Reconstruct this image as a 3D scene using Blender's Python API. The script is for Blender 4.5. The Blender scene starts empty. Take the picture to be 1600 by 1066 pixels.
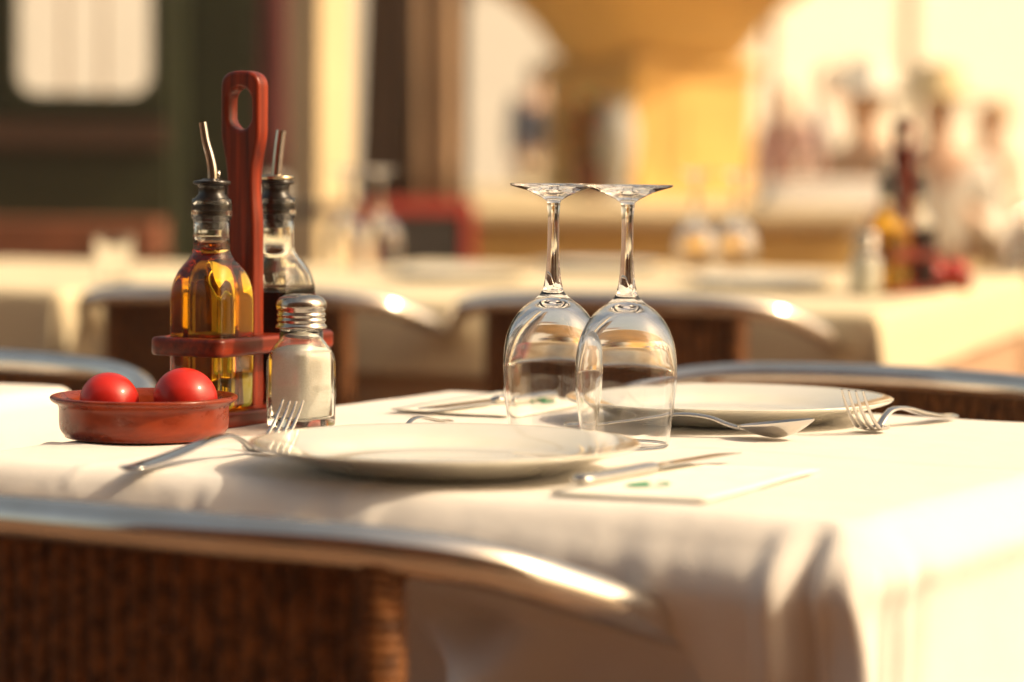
import bpy, bmesh, math, random
from mathutils import Vector, Matrix, Euler, noise
random.seed(7)
C = bpy.context.scene.collection
S = bpy.context.scene
PI = math.pi
R = math.radians

# ------------------------------------------------------------------ camera
HAZE = 0.0042
TZ = 0.75                      # top of the tablecloth
CAMZ = 0.96
FPX = 4444.0                   # 100 mm lens, in pixels of a 1600 wide frame
TILT = math.atan((533 - 249.2) / FPX)
ROLL = 0.0075
fwd = Vector((0, math.cos(TILT), -math.sin(TILT)))
r0 = Vector((1, 0, 0)); u0 = r0.cross(fwd)
rgt = math.cos(ROLL) * r0 + math.sin(ROLL) * u0
upv = rgt.cross(fwd)
CAM = Vector((0, 0, CAMZ))
cd = bpy.data.cameras.new('camera'); cam = bpy.data.objects.new('camera', cd); C.objects.link(cam)
M4 = Matrix((rgt, upv, -fwd)).transposed().to_4x4(); M4.translation = CAM
cam.matrix_world = M4
cd.sensor_width = 36; cd.lens = FPX / 1600 * 36
cd.clip_start = 0.05; cd.clip_end = 2000
cd.dof.use_dof = True; cd.dof.focus_distance = 2.13; cd.dof.aperture_fstop = 3.4
S.camera = cam

# ------------------------------------------------------------------ sky, sun, exposure
SUN_AZ = R(98)                 # measured from +Y (view direction) towards +X
SUN_EL = R(39)
sdir = Vector((math.sin(SUN_AZ) * math.cos(SUN_EL), math.cos(SUN_AZ) * math.cos(SUN_EL), math.sin(SUN_EL)))
W = bpy.data.worlds.new('World'); S.world = W; W.use_nodes = True
nt = W.node_tree; nt.nodes.clear()
sky = nt.nodes.new('ShaderNodeTexSky'); sky.sky_type = 'NISHITA'; sky.sun_disc = False
sky.sun_elevation = SUN_EL; sky.sun_rotation = SUN_AZ
sky.air_density = 1.0; sky.dust_density = 5.0; sky.ozone_density = 0.3
mul = nt.nodes.new('ShaderNodeMix'); mul.data_type = 'RGBA'; mul.blend_type = 'MULTIPLY'
mul.inputs[0].default_value = 1; mul.inputs[7].default_value = (1.0, 0.81, 0.58, 1)
bg = nt.nodes.new('ShaderNodeBackground'); bg.inputs[1].default_value = 0.15
wo = nt.nodes.new('ShaderNodeOutputWorld')
nt.links.new(sky.outputs[0], mul.inputs[6]); nt.links.new(mul.outputs[2], bg.inputs[0]); nt.links.new(bg.outputs[0], wo.inputs[0])
sl = bpy.data.lights.new('sun', 'SUN'); sl.energy = 3.0; sl.angle = R(0.5); sl.color = (1.0, 0.82, 0.57)
so = bpy.data.objects.new('sun', sl); C.objects.link(so)
so.rotation_euler = sdir.to_track_quat('Z', 'Y').to_euler()
S.view_settings.view_transform = 'Standard'; S.view_settings.look = 'None'
S.view_settings.exposure = 0.62; S.view_settings.gamma = 1
S.render.engine = 'CYCLES'
S.cycles.use_denoising = True
S.cycles.max_bounces = 16; S.cycles.transmission_bounces = 14; S.cycles.glossy_bounces = 6; S.cycles.diffuse_bounces = 4
S.cycles.transparent_max_bounces = 12
S.cycles.sample_clamp_indirect = 6
S.cycles.blur_glossy = 0.3

def at(px, py, z=TZ):
    """point of the horizontal plane z that shows at photo pixel (px, py)"""
    d = fwd + rgt * ((px - 800) / FPX) - upv * ((py - 533) / FPX)
    t = (z - CAMZ) / d.z
    return CAM + d * t
def atd(px, py, D):
    d = fwd + rgt * ((px - 800) / FPX) - upv * ((py - 533) / FPX)
    return CAM + d * (D / d.y)

# ------------------------------------------------------------------ helpers
def tag(o, label=None, cat=None, group=None, kind=None):
    if label: o['label'] = label
    if cat: o['category'] = cat
    if group: o['group'] = group
    if kind: o['kind'] = kind
    return o
def empty(name, loc=(0, 0, 0), rz=0.0, label=None, cat=None, group=None):
    o = bpy.data.objects.new(name, None); C.objects.link(o)
    o.location = loc; o.rotation_euler = (0, 0, rz); o.empty_display_size = 0.05
    return tag(o, label, cat, group)
def obj(name, bm, mat, parent=None, smooth=True, loc=None, rot=None, angle=None):
    me = bpy.data.meshes.new(name)
    if isinstance(bm, bmesh.types.BMesh):
        bmesh.ops.recalc_face_normals(bm, faces=bm.faces[:])
        bm.to_mesh(me); bm.free()
    else:
        me = bm
    for p in me.polygons: p.use_smooth = smooth
    if mat: me.materials.append(mat)
    if angle is not None and smooth: me.set_sharp_from_angle(angle=R(angle))
    o = bpy.data.objects.new(name, me); C.objects.link(o)
    if parent: o.parent = parent
    if loc is not None: o.location = loc
    if rot is not None: o.rotation_euler = rot
    return o
def copy_tree(o, parent=None):
    c = o.copy(); C.objects.link(c); c.parent = parent
    if parent is not None: c.matrix_parent_inverse = o.matrix_parent_inverse
    for ch in list(o.children): copy_tree(ch, c)
    return c
def rail_smooth(pts, n):
    """Catmull-Rom through pts -> about n samples per span"""
    P = [Vector(p) for p in pts]; P = [2 * P[0] - P[1]] + P + [2 * P[-1] - P[-2]]
    out = []
    for i in range(1, len(P) - 2):
        for k in range(n):
            t = k / n
            a, b, c, d = P[i - 1], P[i], P[i + 1], P[i + 2]
            out.append(0.5 * ((2 * b) + (c - a) * t + (2 * a - 5 * b + 4 * c - d) * t * t + (3 * b - a - 3 * c + d) * t ** 3))
    out.append(P[-2].copy())
    return out
def add_tube(bm, pts, r, seg=10, cap=True, flat=1.0, up=Vector((0, 0, 1))):
    """r: number, list, or function(i/n); flat squashes the section along 'up'"""
    n = len(pts); rings = []
    for i, p in enumerate(pts):
        p = Vector(p)
        t = (Vector(pts[min(i + 1, n - 1)]) - Vector(pts[max(i - 1, 0)])).normalized()
        side = t.cross(up)
        if side.length < 1e-4: side = t.cross(Vector((1, 0, 0)))
        side.normalize(); nn = side.cross(t).normalized()
        rr = r(i / (n - 1)) if callable(r) else (r[i] if isinstance(r, (list, tuple)) else r)
        ra, rb = rr if isinstance(rr, tuple) else (rr, rr * flat)
        rings.append([bm.verts.new(p + side * math.cos(a) * ra + nn * math.sin(a) * rb) for a in [2 * PI * k / seg for k in range(seg)]])
    for a, b in zip(rings, rings[1:]):
        for k in range(seg):
            bm.faces.new((a[k], a[(k + 1) % seg], b[(k + 1) % seg], b[k]))
    if cap:
        bm.faces.new(rings[0][::-1]); bm.faces.new(rings[-1])
def add_box(bm, c, s, rz=0.0, bev=0.0):
    m = Matrix.Translation(c) @ Matrix.Rotation(rz, 4, 'Z') @ Matrix.Diagonal((s[0], s[1], s[2], 1))
    g = bmesh.ops.create_cube(bm, size=1, matrix=m)
    if bev:
        es = list({e for v in g['verts'] for e in v.link_edges})
        bmesh.ops.bevel(bm, geom=es, offset=bev, segments=2, profile=0.6, affect='EDGES')
def add_loft(bm, secs, seg=64, close=False, cap0=True, cap1=True):
    """secs: (z, half width, squareness n[, dx, dy]); superellipse sections"""
    rings = []
    for s in secs:
        z, w, n = s[:3]; dx, dy = (s[3], s[4]) if len(s) > 3 else (0, 0)
        ring = []
        for k in range(seg):
            a = 2 * PI * k / seg; c, q = math.cos(a), math.sin(a)
            x = w * math.copysign(abs(c) ** (2 / n), c); y = w * math.copysign(abs(q) ** (2 / n), q)
            ring.append(bm.verts.new((x + dx, y + dy, z)))
        rings.append(ring)
    for a, b in zip(rings, rings[1:]):
        for k in range(seg):
            bm.faces.new((a[k], a[(k + 1) % seg], b[(k + 1) % seg], b[k]))
    if close:
        a, b = rings[-1], rings[0]
        for k in range(seg): bm.faces.new((a[k], a[(k + 1) % seg], b[(k + 1) % seg], b[k]))
    else:
        if cap0: bm.faces.new(rings[0][::-1])
        if cap1: bm.faces.new(rings[-1])
def add_lathe(bm, prof, seg=64, jit=None):
    """prof: (r, z); r = 0 makes a pole"""
    rings = []
    for r, z in prof:
        if r < 1e-7: rings.append([bm.verts.new((0, 0, z))])
        else:
            rings.append([bm.verts.new((r * (1 + (jit(2 * PI * k / seg, z) if jit else 0)) * math.cos(2 * PI * k / seg),
                                        r * (1 + (jit(2 * PI * k / seg, z) if jit else 0)) * math.sin(2 * PI * k / seg), z)) for k in range(seg)])
    for a, b in zip(rings, rings[1:]):
        for k in range(seg):
            k2 = (k + 1) % seg
            if len(a) == 1 and len(b) == 1: continue
            if len(a) == 1: bm.faces.new((a[0], b[k2], b[k]))
            elif len(b) == 1: bm.faces.new((a[k], a[k2], b[0]))
            else: bm.faces.new((a[k], a[k2], b[k2], b[k]))
def spl(pts, n=6):
    """smooth 2-D profile"""
    return [(max(p.x, 0.0), p.y) for p in rail_smooth([Vector((a, b, 0)) for a, b in pts], n)]
def plate_curve(name, loops, thick, bevel, mat, parent=None, res=3):
    """flat board with holes: 2-D outlines extruded and bevelled, standing in local XY"""
    cu = bpy.data.curves.new(name, 'CURVE'); cu.dimensions = '2D'; cu.fill_mode = 'BOTH'
    cu.extrude = thick / 2 - bevel; cu.bevel_depth = bevel; cu.bevel_resolution = res; cu.offset = -bevel
    for lp in loops:
        s = cu.splines.new('POLY'); s.points.add(len(lp) - 1); s.use_cyclic_u = True
        for i, (x, y) in enumerate(lp): s.points[i].co = (x, y, 0, 1)
    t = bpy.data.objects.new('tmp', cu); C.objects.link(t)
    bpy.context.view_layer.update()
    me = bpy.data.meshes.new_from_object(t.evaluated_get(bpy.context.evaluated_depsgraph_get()))
    bpy.data.objects.remove(t); bpy.data.curves.remove(cu)
    me.name = name
    return obj(name, me, mat, parent, angle=40)
def rrect(x0, y0, x1, y1, r, n=6):
    out = []
    for cx, cy, a0 in ((x1 - r, y1 - r, 0), (x0 + r, y1 - r, PI / 2), (x0 + r, y0 + r, PI), (x1 - r, y0 + r, 1.5 * PI)):
        for k in range(n + 1):
            a = a0 + PI / 2 * k / n; out.append((cx + r * math.cos(a), cy + r * math.sin(a)))
    return out

# ------------------------------------------------------------------ materials
def mat(name, col, rough=0.5, metal=0.0, **kw):
    m = bpy.data.materials.new(name); m.use_nodes = True
    b = m.node_tree.nodes['Principled BSDF']
    b.inputs['Base Color'].default_value = (*col, 1); b.inputs['Roughness'].default_value = rough; b.inputs['Metallic'].default_value = metal
    for k, v in kw.items():
        k = k.replace('_', ' ')
        b.inputs[k].default_value = v
    return m
def N(m, t, **kw):
    n = m.node_tree.nodes.new(t)
    for k, v in kw.items(): setattr(n, k, v)
    return n
def lk(m, a, b): m.node_tree.links.new(a, b)
def vary(m, c1, c2, scale=8, detail=4, stretch=(1, 1, 1), lo=0.35, hi=0.65, coord='Object', rough=None, bump=0.0, bdist=0.001):
    b = m.node_tree.nodes['Principled BSDF']
    tc = N(m, 'ShaderNodeTexCoord'); mp = N(m, 'ShaderNodeMapping'); mp.inputs['Scale'].default_value = stretch
    no = N(m, 'ShaderNodeTexNoise'); no.inputs['Scale'].default_value = scale; no.inputs['Detail'].default_value = detail
    cr = N(m, 'ShaderNodeValToRGB'); cr.color_ramp.elements[0].position = lo; cr.color_ramp.elements[1].position = hi
    cr.color_ramp.elements[0].color = (*c1, 1); cr.color_ramp.elements[1].color = (*c2, 1)
    lk(m, tc.outputs[coord], mp.inputs[0]); lk(m, mp.outputs[0], no.inputs[0]); lk(m, no.outputs[0], cr.inputs[0]); lk(m, cr.outputs[0], b.inputs['Base Color'])
    if rough:
        mr = N(m, 'ShaderNodeMapRange'); mr.inputs[3].default_value = rough[0]; mr.inputs[4].default_value = rough[1]
        lk(m, no.outputs[0], mr.inputs[0]); lk(m, mr.outputs[0], b.inputs['Roughness'])
    if bump:
        bp = N(m, 'ShaderNodeBump'); bp.inputs['Strength'].default_value = bump; bp.inputs['Distance'].default_value = bdist
        lk(m, no.outputs[0], bp.inputs['Height']); lk(m, bp.outputs[0], b.inputs['Normal'])
    return m
def cloth_mat(name, col, sheen=0.2):
    m = mat(name, col, 0.85); b = m.node_tree.nodes['Principled BSDF']
    b.inputs['Sheen Weight'].default_value = sheen; b.inputs['Sheen Roughness'].default_value = 0.5
    tc = N(m, 'ShaderNodeTexCoord')
    w1 = N(m, 'ShaderNodeTexWave', wave_type='BANDS', bands_direction='X'); w1.inputs['Scale'].default_value = 420
    w2 = N(m, 'ShaderNodeTexWave', wave_type='BANDS', bands_direction='Y'); w2.inputs['Scale'].default_value = 420
    ad = N(m, 'ShaderNodeMath', operation='ADD')
    no = N(m, 'ShaderNodeTexNoise'); no.inputs['Scale'].default_value = 22; no.inputs['Detail'].default_value = 5
    for w in (w1, w2): lk(m, tc.outputs['UV'], w.inputs[0])
    lk(m, tc.outputs['Object'], no.inputs[0])
    lk(m, w1.outputs[1], ad.inputs[0]); lk(m, w2.outputs[1], ad.inputs[1])
    b1 = N(m, 'ShaderNodeBump'); b1.inputs['Strength'].default_value = 0.25; b1.inputs['Distance'].default_value = 0.0003
    b2 = N(m, 'ShaderNodeBump'); b2.inputs['Strength'].default_value = 0.5; b2.inputs['Distance'].default_value = 0.004
    lk(m, ad.outputs[0], b1.inputs['Height']); lk(m, no.outputs[0], b2.inputs['Height']); lk(m, b1.outputs[0], b2.inputs['Normal']); lk(m, b2.outputs[0], b.inputs['Normal'])
    return m
MT = {}
MT['cloth'] = cloth_mat('white_cotton', (0.76, 0.73, 0.69))
MT['cloth_bg'] = cloth_mat('cream_cotton', (0.70, 0.60, 0.40))
MT['paper'] = vary(mat('paper_napkin', (0.84, 0.82, 0.74), 0.9), (0.82, 0.79, 0.70), (0.86, 0.84, 0.77), 60)
MT['green_ink'] = mat('green_ink', (0.02, 0.30, 0.14), 0.7)
MT['porcelain'] = mat('porcelain', (0.82, 0.80, 0.72), 0.12, Coat_Weight=1.0, Coat_Roughness=0.03)
vary(MT['porcelain'], (0.79, 0.77, 0.66), (0.82, 0.80, 0.71), 30)
MT['glass'] = mat('clear_glass', (1, 1, 1), 0.0, Transmission_Weight=1.0, IOR=1.5)
def pure_glass(name, col):
    m = bpy.data.materials.new(name); m.use_nodes = True; t = m.node_tree; t.nodes.clear()
    out = t.nodes.new('ShaderNodeOutputMaterial'); gl = t.nodes.new('ShaderNodeBsdfGlass')
    gl.inputs['Color'].default_value = (*col, 1); gl.inputs['Roughness'].default_value = 0; gl.inputs['IOR'].default_value = 1.5
    t.links.new(gl.outputs[0], out.inputs[0]); return m
MT['glass'] = pure_glass('clear_glass', (1, 1, 1))
MT['bottle_glass'] = mat('bottle_glass', (0.97, 0.99, 0.96), 0.0, Transmission_Weight=1.0, IOR=1.5)
def liquid(name, col, dens):
    # tint of the liquid that fills the solid lower part of the bottle mesh
    m = bpy.data.materials.new(name); m.use_nodes = True; m.node_tree.nodes.clear()
    v = N(m, 'ShaderNodeVolumeAbsorption'); v.inputs[0].default_value = (*col, 1); v.inputs[1].default_value = dens
    o = N(m, 'ShaderNodeOutputMaterial'); lk(m, v.outputs[0], o.inputs['Volume'])
    return m
MT['oil'] = liquid('olive_oil', (0.985, 0.83, 0.03), 66)
MT['vinegar'] = liquid('dark_vinegar', (0.60, 0.12, 0.03), 130)
MT['salt'] = vary(mat('salt', (0.85, 0.82, 0.76), 0.9), (0.80, 0.77, 0.70), (0.88, 0.86, 0.82), 900, bump=0.6, bdist=0.0005)
MT['steel'] = vary(mat('polished_steel', (0.62, 0.60, 0.57), 0.12, 1.0), (0.60, 0.58, 0.55), (0.66, 0.64, 0.60), 120, rough=(0.07, 0.22))
MT['chrome'] = vary(mat('shaker_metal', (0.6, 0.58, 0.54), 0.14, 1.0), (0.42, 0.39, 0.35), (0.52, 0.49, 0.44), 300, rough=(0.14, 0.3), bump=0.15, bdist=0.0004)
MT['brass'] = mat('worn_collar', (0.55, 0.45, 0.30), 0.25, 1.0)
MT['alu'] = vary(mat('aluminium_tube', (0.60, 0.60, 0.60), 0.2, 1.0), (0.74, 0.70, 0.63), (0.84, 0.81, 0.75), 18, rough=(0.09, 0.2))
MT['black_plastic'] = mat('black_plastic', (0.012, 0.009, 0.008), 0.28)
MT['wood'] = mat('mahogany', (0.3, 0.05, 0.015), 0.4, Specular_IOR_Level=0.3, Coat_Weight=0.08, Coat_Roughness=0.25)
vary(MT['wood'], (0.055, 0.0042, 0.0012), (0.27, 0.027, 0.004), 26, 8, (7, 0.30, 7), 0.30, 0.72, rough=(0.25, 0.45), bump=0.25, bdist=0.0006)
MT['wood2'] = mat('mahogany_shelf', (0.3, 0.05, 0.015), 0.42, Specular_IOR_Level=0.3, Coat_Weight=0.05, Coat_Roughness=0.25)
vary(MT['wood2'], (0.055, 0.0042, 0.0012), (0.25, 0.025, 0.004), 26, 8, (7, 0.30, 7), 0.30, 0.72, rough=(0.25, 0.45), bump=0.25, bdist=0.0006)
MT['terracotta'] = mat('glazed_terracotta', (0.30, 0.055, 0.02), 0.34, Specular_IOR_Level=0.3, Coat_Weight=0.10, Coat_Roughness=0.15)
vary(MT['terracotta'], (0.15, 0.018, 0.004), (0.25, 0.034, 0.007), 45, 5, (1, 1, 1.6), bump=0.35, bdist=0.0014, rough=(0.18, 0.4))
MT['tomato'] = mat('tomato_skin', (0.62, 0.012, 0.006), 0.40, Specular_IOR_Level=0.4, Coat_Weight=0.35, Coat_Roughness=0.14, Subsurface_Weight=0.12)
MT['tomato'].node_tree.nodes['Principled BSDF'].inputs['Subsurface Radius'].default_value = (0.01, 0.002, 0.001)
vary(MT['tomato'], (0.36, 0.005, 0.002), (0.54, 0.012, 0.003), 30, 4, rough=(0.36, 0.5))
MT['wicker'] = mat('brown_wicker', (0.10, 0.035, 0.012), 0.62, Specular_IOR_Level=0.3)
vary(MT['wicker'], (0.080, 0.028, 0.007), (0.26, 0.100, 0.026), 90, 3, (1, 1, 1))
MT['table_metal'] = mat('table_leg_metal', (0.35, 0.35, 0.35), 0.35, 0.9)
MT['table_wood'] = vary(mat('table_board', (0.25, 0.13, 0.06), 0.6), (0.18, 0.09, 0.04), (0.3, 0.16, 0.08), 6, 4, (1, 12, 1))

# ------------------------------------------------------------------ ground
gm = mat('stone_paving', (0.30, 0.22, 0.15), 0.8)
b = gm.node_tree.nodes['Principled BSDF']
tc = N(gm, 'ShaderNodeTexCoord'); br = N(gm, 'ShaderNodeTexBrick'); br.inputs['Scale'].default_value = 1.6
br.inputs['Color1'].default_value = (0.17, 0.085, 0.045, 1); br.inputs['Color2'].default_value = (0.13, 0.068, 0.036, 1); br.inputs['Mortar'].default_value = (0.08, 0.05, 0.03, 1)
br.inputs['Mortar Size'].default_value = 0.012
lk(gm, tc.outputs['Object'], br.inputs[0]); lk(gm, br.outputs[0], b.inputs['Base Color'])
bm = bmesh.new(); bmesh.ops.create_grid(bm, x_segments=4, y_segments=4, size=600)
tag(obj('ground', bm, gm, smooth=False), kind='structure')

# ------------------------------------------------------------------ tablecloths and tables
def cloth(name, nr, ang, wu, wv, hang, res, mt, feats=(), seed=0.0, Re=0.016, fold=0.012):
    """nr: near right corner (x, y); wu depth (away), wv width (to the left). Object origin at table centre."""
    u = Vector((math.sin(ang), math.cos(ang), 0)); v = Vector((-math.cos(ang), math.sin(ang), 0))
    cen = Vector((nr[0], nr[1], 0)) + u * wu / 2 + v * wv / 2
    hu, hv = wu / 2, wv / 2
    def axis(h):
        n1 = max(6, int(2 * h / res)); L = [-h + 2 * h * i / n1 for i in range(n1 + 1)]
        n2 = int(hang / (res * 0.8)); E = []
        e = 0
        while e < hang:
            e += 0.0035 if e < Re * PI / 2 * 1.3 else res * 0.8
            E.append(min(e, hang))
        return [-h - e for e in reversed(E)] + L + [h + e for e in E]
    A, B = axis(hv - Re), axis(hu - Re)          # a: across (left +), b: away (+)
    ha, hb = hv - Re, hu - Re
    def drop(e):
        if e <= 0: return 0.0, 0.0
        if e < Re * PI / 2: return Re * math.sin(e / Re), Re * (1 - math.cos(e / Re))
        return Re, Re + (e - Re * PI / 2)
    bm = bmesh.new(); uvl = bm.loops.layers.uv.new('UVMap')
    grid = []
    for bb in B:
        row = []
        for aa in A:
            ea, eb = max(abs(aa) - ha, 0), max(abs(bb) - hb, 0)
            sa, sb = (1 if aa > 0 else -1), (1 if bb > 0 else -1)
            e = math.hypot(ea, eb)
            o, dz = drop(e)
            ca, cb = max(-ha, min(ha, aa)), max(-hb, min(hb, bb))
            if e > 0: da, db = sa * ea / e, sb * eb / e
            else: da = db = 0
            dd = max(0, e - Re)
            th = math.atan2(eb, ea)
            # folds
            corner = 0.0
            if ea > 0 and eb > 0:
                k = math.sin(2 * th)
                corner = dd * (0.10 * k + 0.16 * math.cos(6 * th + seed) * k)
            p_ = aa if eb > ea else bb
            side = 5.0 * sa if ea > eb else 9.0 * sb
            n1 = noise.noise(Vector((p_ * 5.5 + side, side + seed, 0.3 + e * 1.2)))
            n2 = noise.noise(Vector((p_ * 14 + side, side * 2 + seed, 1.7 + e * 2.0)))
            near_c = min(1.0, max(0.0, 1 - (min(ea, eb) / 0.05)))
            off = (o + dd * (fold * 6 * n1 + fold * 2.5 * n2) * near_c + corner + 0.003 * min(1, dd / 0.03))
            x = ca + da * off; y = cb + db * off; z = -dz
            if e == 0 or e < Re:
                z += 0.0016 * noise.noise(Vector((aa * 7 + seed, bb * 7, 0))) + 0.0005 * noise.noise(Vector((aa * 24, bb * 24 + seed, 0)))
                for cpos, horiz in ((0.0, 0), (0.0, 1), (-0.235, 1), (0.22, 0)):
                    q = (bb if horiz else aa) - cpos
                    z += 0.0016 * math.exp(-(q / 0.0035) ** 2)
            for f in feats:
                x, y, z = f(aa, bb, e, x, y, z)
            P = cen * 0 + v * x + u * y
            row.append(bm.verts.new((P.x, P.y, z)))
        grid.append(row)
    for j in range(len(B) - 1):
        for i in range(len(A) - 1):
            f = bm.faces.new((grid[j][i], grid[j][i + 1], grid[j + 1][i + 1], grid[j + 1][i]))
            for l, (ii, jj) in zip(f.loops, ((i, j), (i + 1, j), (i + 1, j + 1), (i, j + 1))): l[uvl].uv = (A[ii], B[jj])
    o = obj(name, bm, mt)
    o.location = (cen.x, cen.y, TZ)
    md = o.modifiers.new('thick', 'SOLIDIFY'); md.thickness = 0.0007; md.offset = -1
    return o, cen, u, v
def table(cen, ang, wu, wv, label, group=None, shrink=0.0):
    t = empty('dining_table', (cen.x, cen.y, 0), -ang, label, 'table', group)
    bm = bmesh.new(); add_box(bm, (0, 0, TZ - 0.0215), (wv - 0.012 - shrink, wu - 0.012 - shrink, 0.028), bev=0.004); obj('tabletop', bm, MT['table_wood'], t, smooth=False)
    for sx in (-1, 1):
        for sy in (-1, 1):
            bm = bmesh.new(); add_tube(bm, [(sx * (wv / 2 - 0.06), sy * (wu / 2 - 0.06), 0), (sx * (wv / 2 - 0.06), sy * (wu / 2 - 0.06), TZ - 0.032)], 0.016, 12)
            obj('leg', bm, MT['table_metal'], t)
    return t
ANG = R(29.5)
# the laid table: near right corner at the photo's (1340, 815)
def g_(x, s): return math.exp(-(x / s) ** 2)
def feat_front(aa, bb, e, x, y, z):
    if bb < 0 and abs(bb) - (0.364 - 0.030) > abs(aa) - (0.364 - 0.030) and e > 0.01:     # side towards the camera
        # belly of the cloth pushed out over the chair arm, tucked in below it
        w_ = 1 / (1 + math.exp(-(aa + 0.345) / 0.006)) * 1.0          # fades right at the corner
        span = 1 / (1 + math.exp((aa - 0.02) / 0.05))                 # only over the right part
        # band of cloth carried by the chair arm, tucked well in below it
        arm = g_(aa + 0.285, 0.040)
        out = 0.012 * math.exp(-((e - 0.055) / 0.022) ** 2) * span + 0.010 * arm * g_(e - 0.088, 0.034)
        tuck = min(1.0, max(0.0, (e - 0.066 - 0.050 * arm) / 0.035)); tuck = tuck * tuck * (3 - 2 * tuck)
        rel = min(1.0, max(0.0, (e - 0.115) / 0.09)); rel = rel * rel * (3 - 2 * rel)
        edge = 1 / (1 + math.exp(-(aa + 0.309) / 0.010))
        deep = 1 / (1 + math.exp(-(aa + 0.238) / 0.008))              # left of the fold that falls from the arm
        out -= (0.028 + 0.028 * deep - 0.036 * rel * (1 - deep)) * tuck * span * edge
        out += 0.012 * g_(aa + 0.254, 0.012) * tuck
        # folds that fan out below the arm
        f1 = aa + 0.135 - 0.55 * (e - 0.07)
        out += 0.034 * g_(f1, 0.024) * min(1, max(0, (e - 0.075) / 0.05))
        out += 0.032 * g_(aa + 0.04 + 0.9 * (e - 0.08), 0.020) * min(1, max(0, (e - 0.06) / 0.06))
        out += 0.026 * g_(aa - 0.05 - 0.5 * (e - 0.05), 0.016) * min(1, max(0, (e - 0.06) / 0.05))
        out += 0.015 * g_(aa - 0.14 + 0.35 * (e - 0.05), 0.025) * min(1, max(0, (e - 0.05) / 0.05))
        band = g_(e - 0.06, 0.035)
        out += band * (0.0030 * noise.noise(Vector((aa * 26, e * 9, 2.2))) + 0.0016 * noise.noise(Vector((aa * 60 + e * 20, e * 16, 5.2))))
        out += band * 0.005 * g_(aa - 0.02 - 0.3 * e, 0.006) + band * 0.004 * g_(aa + 0.03 - 0.2 * e, 0.005) - band * 0.004 * g_(aa - 0.12 + 0.2 * e, 0.006)
        # two upright ridges with a groove, next to the corner
        k_ = min(1, e / 0.05)
        out += 0.009 * g_(aa + 0.309, 0.009) * k_ - 0.014 * g_(aa + 0.327, 0.008) * k_
        y -= out
    return x, y, z
def feat_right(aa, bb, e, x, y, z):
    if aa < 0 and abs(aa) - (0.364 - 0.030) > abs(bb) - (0.364 - 0.030) and e > 0.01:
        # tabletop edge that shows through as a soft crease and a pleat near the corner
        out = 0.005 * g_(e - 0.050, 0.012) - 0.010 * g_(bb + 0.285, 0.014) * min(1, e / 0.1) + 0.010 * g_(bb + 0.322, 0.010) * min(1, e / 0.08)
        x -= out
    return x, y, z
NR = at(1352, 818) - Vector((math.sin(ANG), math.cos(ANG), 0)) * 0.027 + Vector((math.cos(ANG), -math.sin(ANG), 0)) * 0.012; NR = (NR.x, NR.y)
cl, CEN, U, V = cloth('tablecloth', NR, ANG, 0.728, 0.722, 0.30, 0.005, MT['cloth'], (feat_front, feat_right), 1.3, Re=0.030)
tag(cl, 'white cotton tablecloth with plates and upturned wine glasses laid on it', 'tablecloth', None)
table(CEN, ANG, 0.69, 0.69, 'laid dining table under the white cloth in the foreground', shrink=0.055)

P_ = at(128, 604); 
# left neighbour table; far right corner at P_
fr = Vector((P_.x, P_.y, 0)); nr2 = fr - U * 0.7
c2, cen2, _, _ = cloth('tablecloth', (nr2.x, nr2.y), ANG, 0.7, 0.7, 0.28, 0.012, MT['cloth'], (), 4.1)
tag(c2, 'sunlit white cloth of the neighbouring table just left of the tomato dish', 'tablecloth')
table(cen2, ANG, 0.69, 0.69, 'neighbouring table at the left edge beside the tomato dish')
# row behind the glasses
A3 = R(18)
q = at(1375, 492); c3, cen3, U3, V3 = cloth('tablecloth', (q.x, q.y), A3, 1.5, 1.22, 0.115, 0.012, MT['cloth_bg'], (), 7.7, fold=0.006)
c3.location.z += 0.004
tag(c3, 'short cream top cloth over the long table behind the wine glasses', 'tablecloth')
MT['cloth_shade'] = cloth_mat('shade_brown_cotton', (0.46, 0.29, 0.17))  # shade on the hanging cloth, put into a brown base colour
q2 = at(1375, 492) + U3 * 0.017 + V3 * 0.017; c5, _, _, _ = cloth('tablecloth', (q2.x, q2.y), A3, 1.466, 1.186, 0.42, 0.016, MT['cloth_shade'], (), 3.3, fold=0.006)
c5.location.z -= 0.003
tag(c5, 'long undercloth below the cream one on the long table behind, browned to stand in for shade', 'tablecloth')
table(cen3 - Vector((0, 0, 0)), A3, 1.44, 1.16, 'long table behind the wine glasses carrying a second cruet set')
q = at(95, 452); c4, cen4, _, _ = cloth('tablecloth', (q.x, q.y), R(22), 1.1, 0.8, 0.34, 0.016, MT['cloth_bg'], (), 9.2, fold=0.016)
tag(c4, 'cream cloth on the far left table in front of the green kiosk', 'tablecloth')
table(cen4, R(22), 1.08, 0.78, 'far left table in front of the green kiosk')

# ------------------------------------------------------------------ plates
PR = 0.1325
prof = [(0, 0.0042), (0.040, 0.0040), (0.070, 0.0042), (0.084, 0.0052), (0.092, 0.0086), (0.100, 0.0118), (0.115, 0.0152), (0.128, 0.0184), (0.1318, 0.0190), (0.1325, 0.0180),
        (0.1312, 0.0165), (0.118, 0.0125), (0.102, 0.0076), (0.092, 0.0034), (0.086, 0.0022), (0.084, 0.0004), (0.081, 0.0004), (0.079, 0.0016), (0.04, 0.0014), (0, 0.0014)]
def plate(px, py, label):
    p = at(px, py, TZ + 0.018)
    bm = bmesh.new(); add_lathe(bm, prof, 128)
    o = obj('dinner_plate', bm, MT['porcelain']); o.location = (p.x, p.y, TZ + 0.001)
    o.modifiers.new('s', 'SUBSURF').render_levels = 1
    return tag(o, label, 'plate', 'white plates on the laid table')
plate_near = plate(695, 693, 'white porcelain dinner plate nearest the camera in front of the wine glasses')
plate_far = plate(1140, 622, 'white porcelain dinner plate at the far side beside the standing fork')

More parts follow.
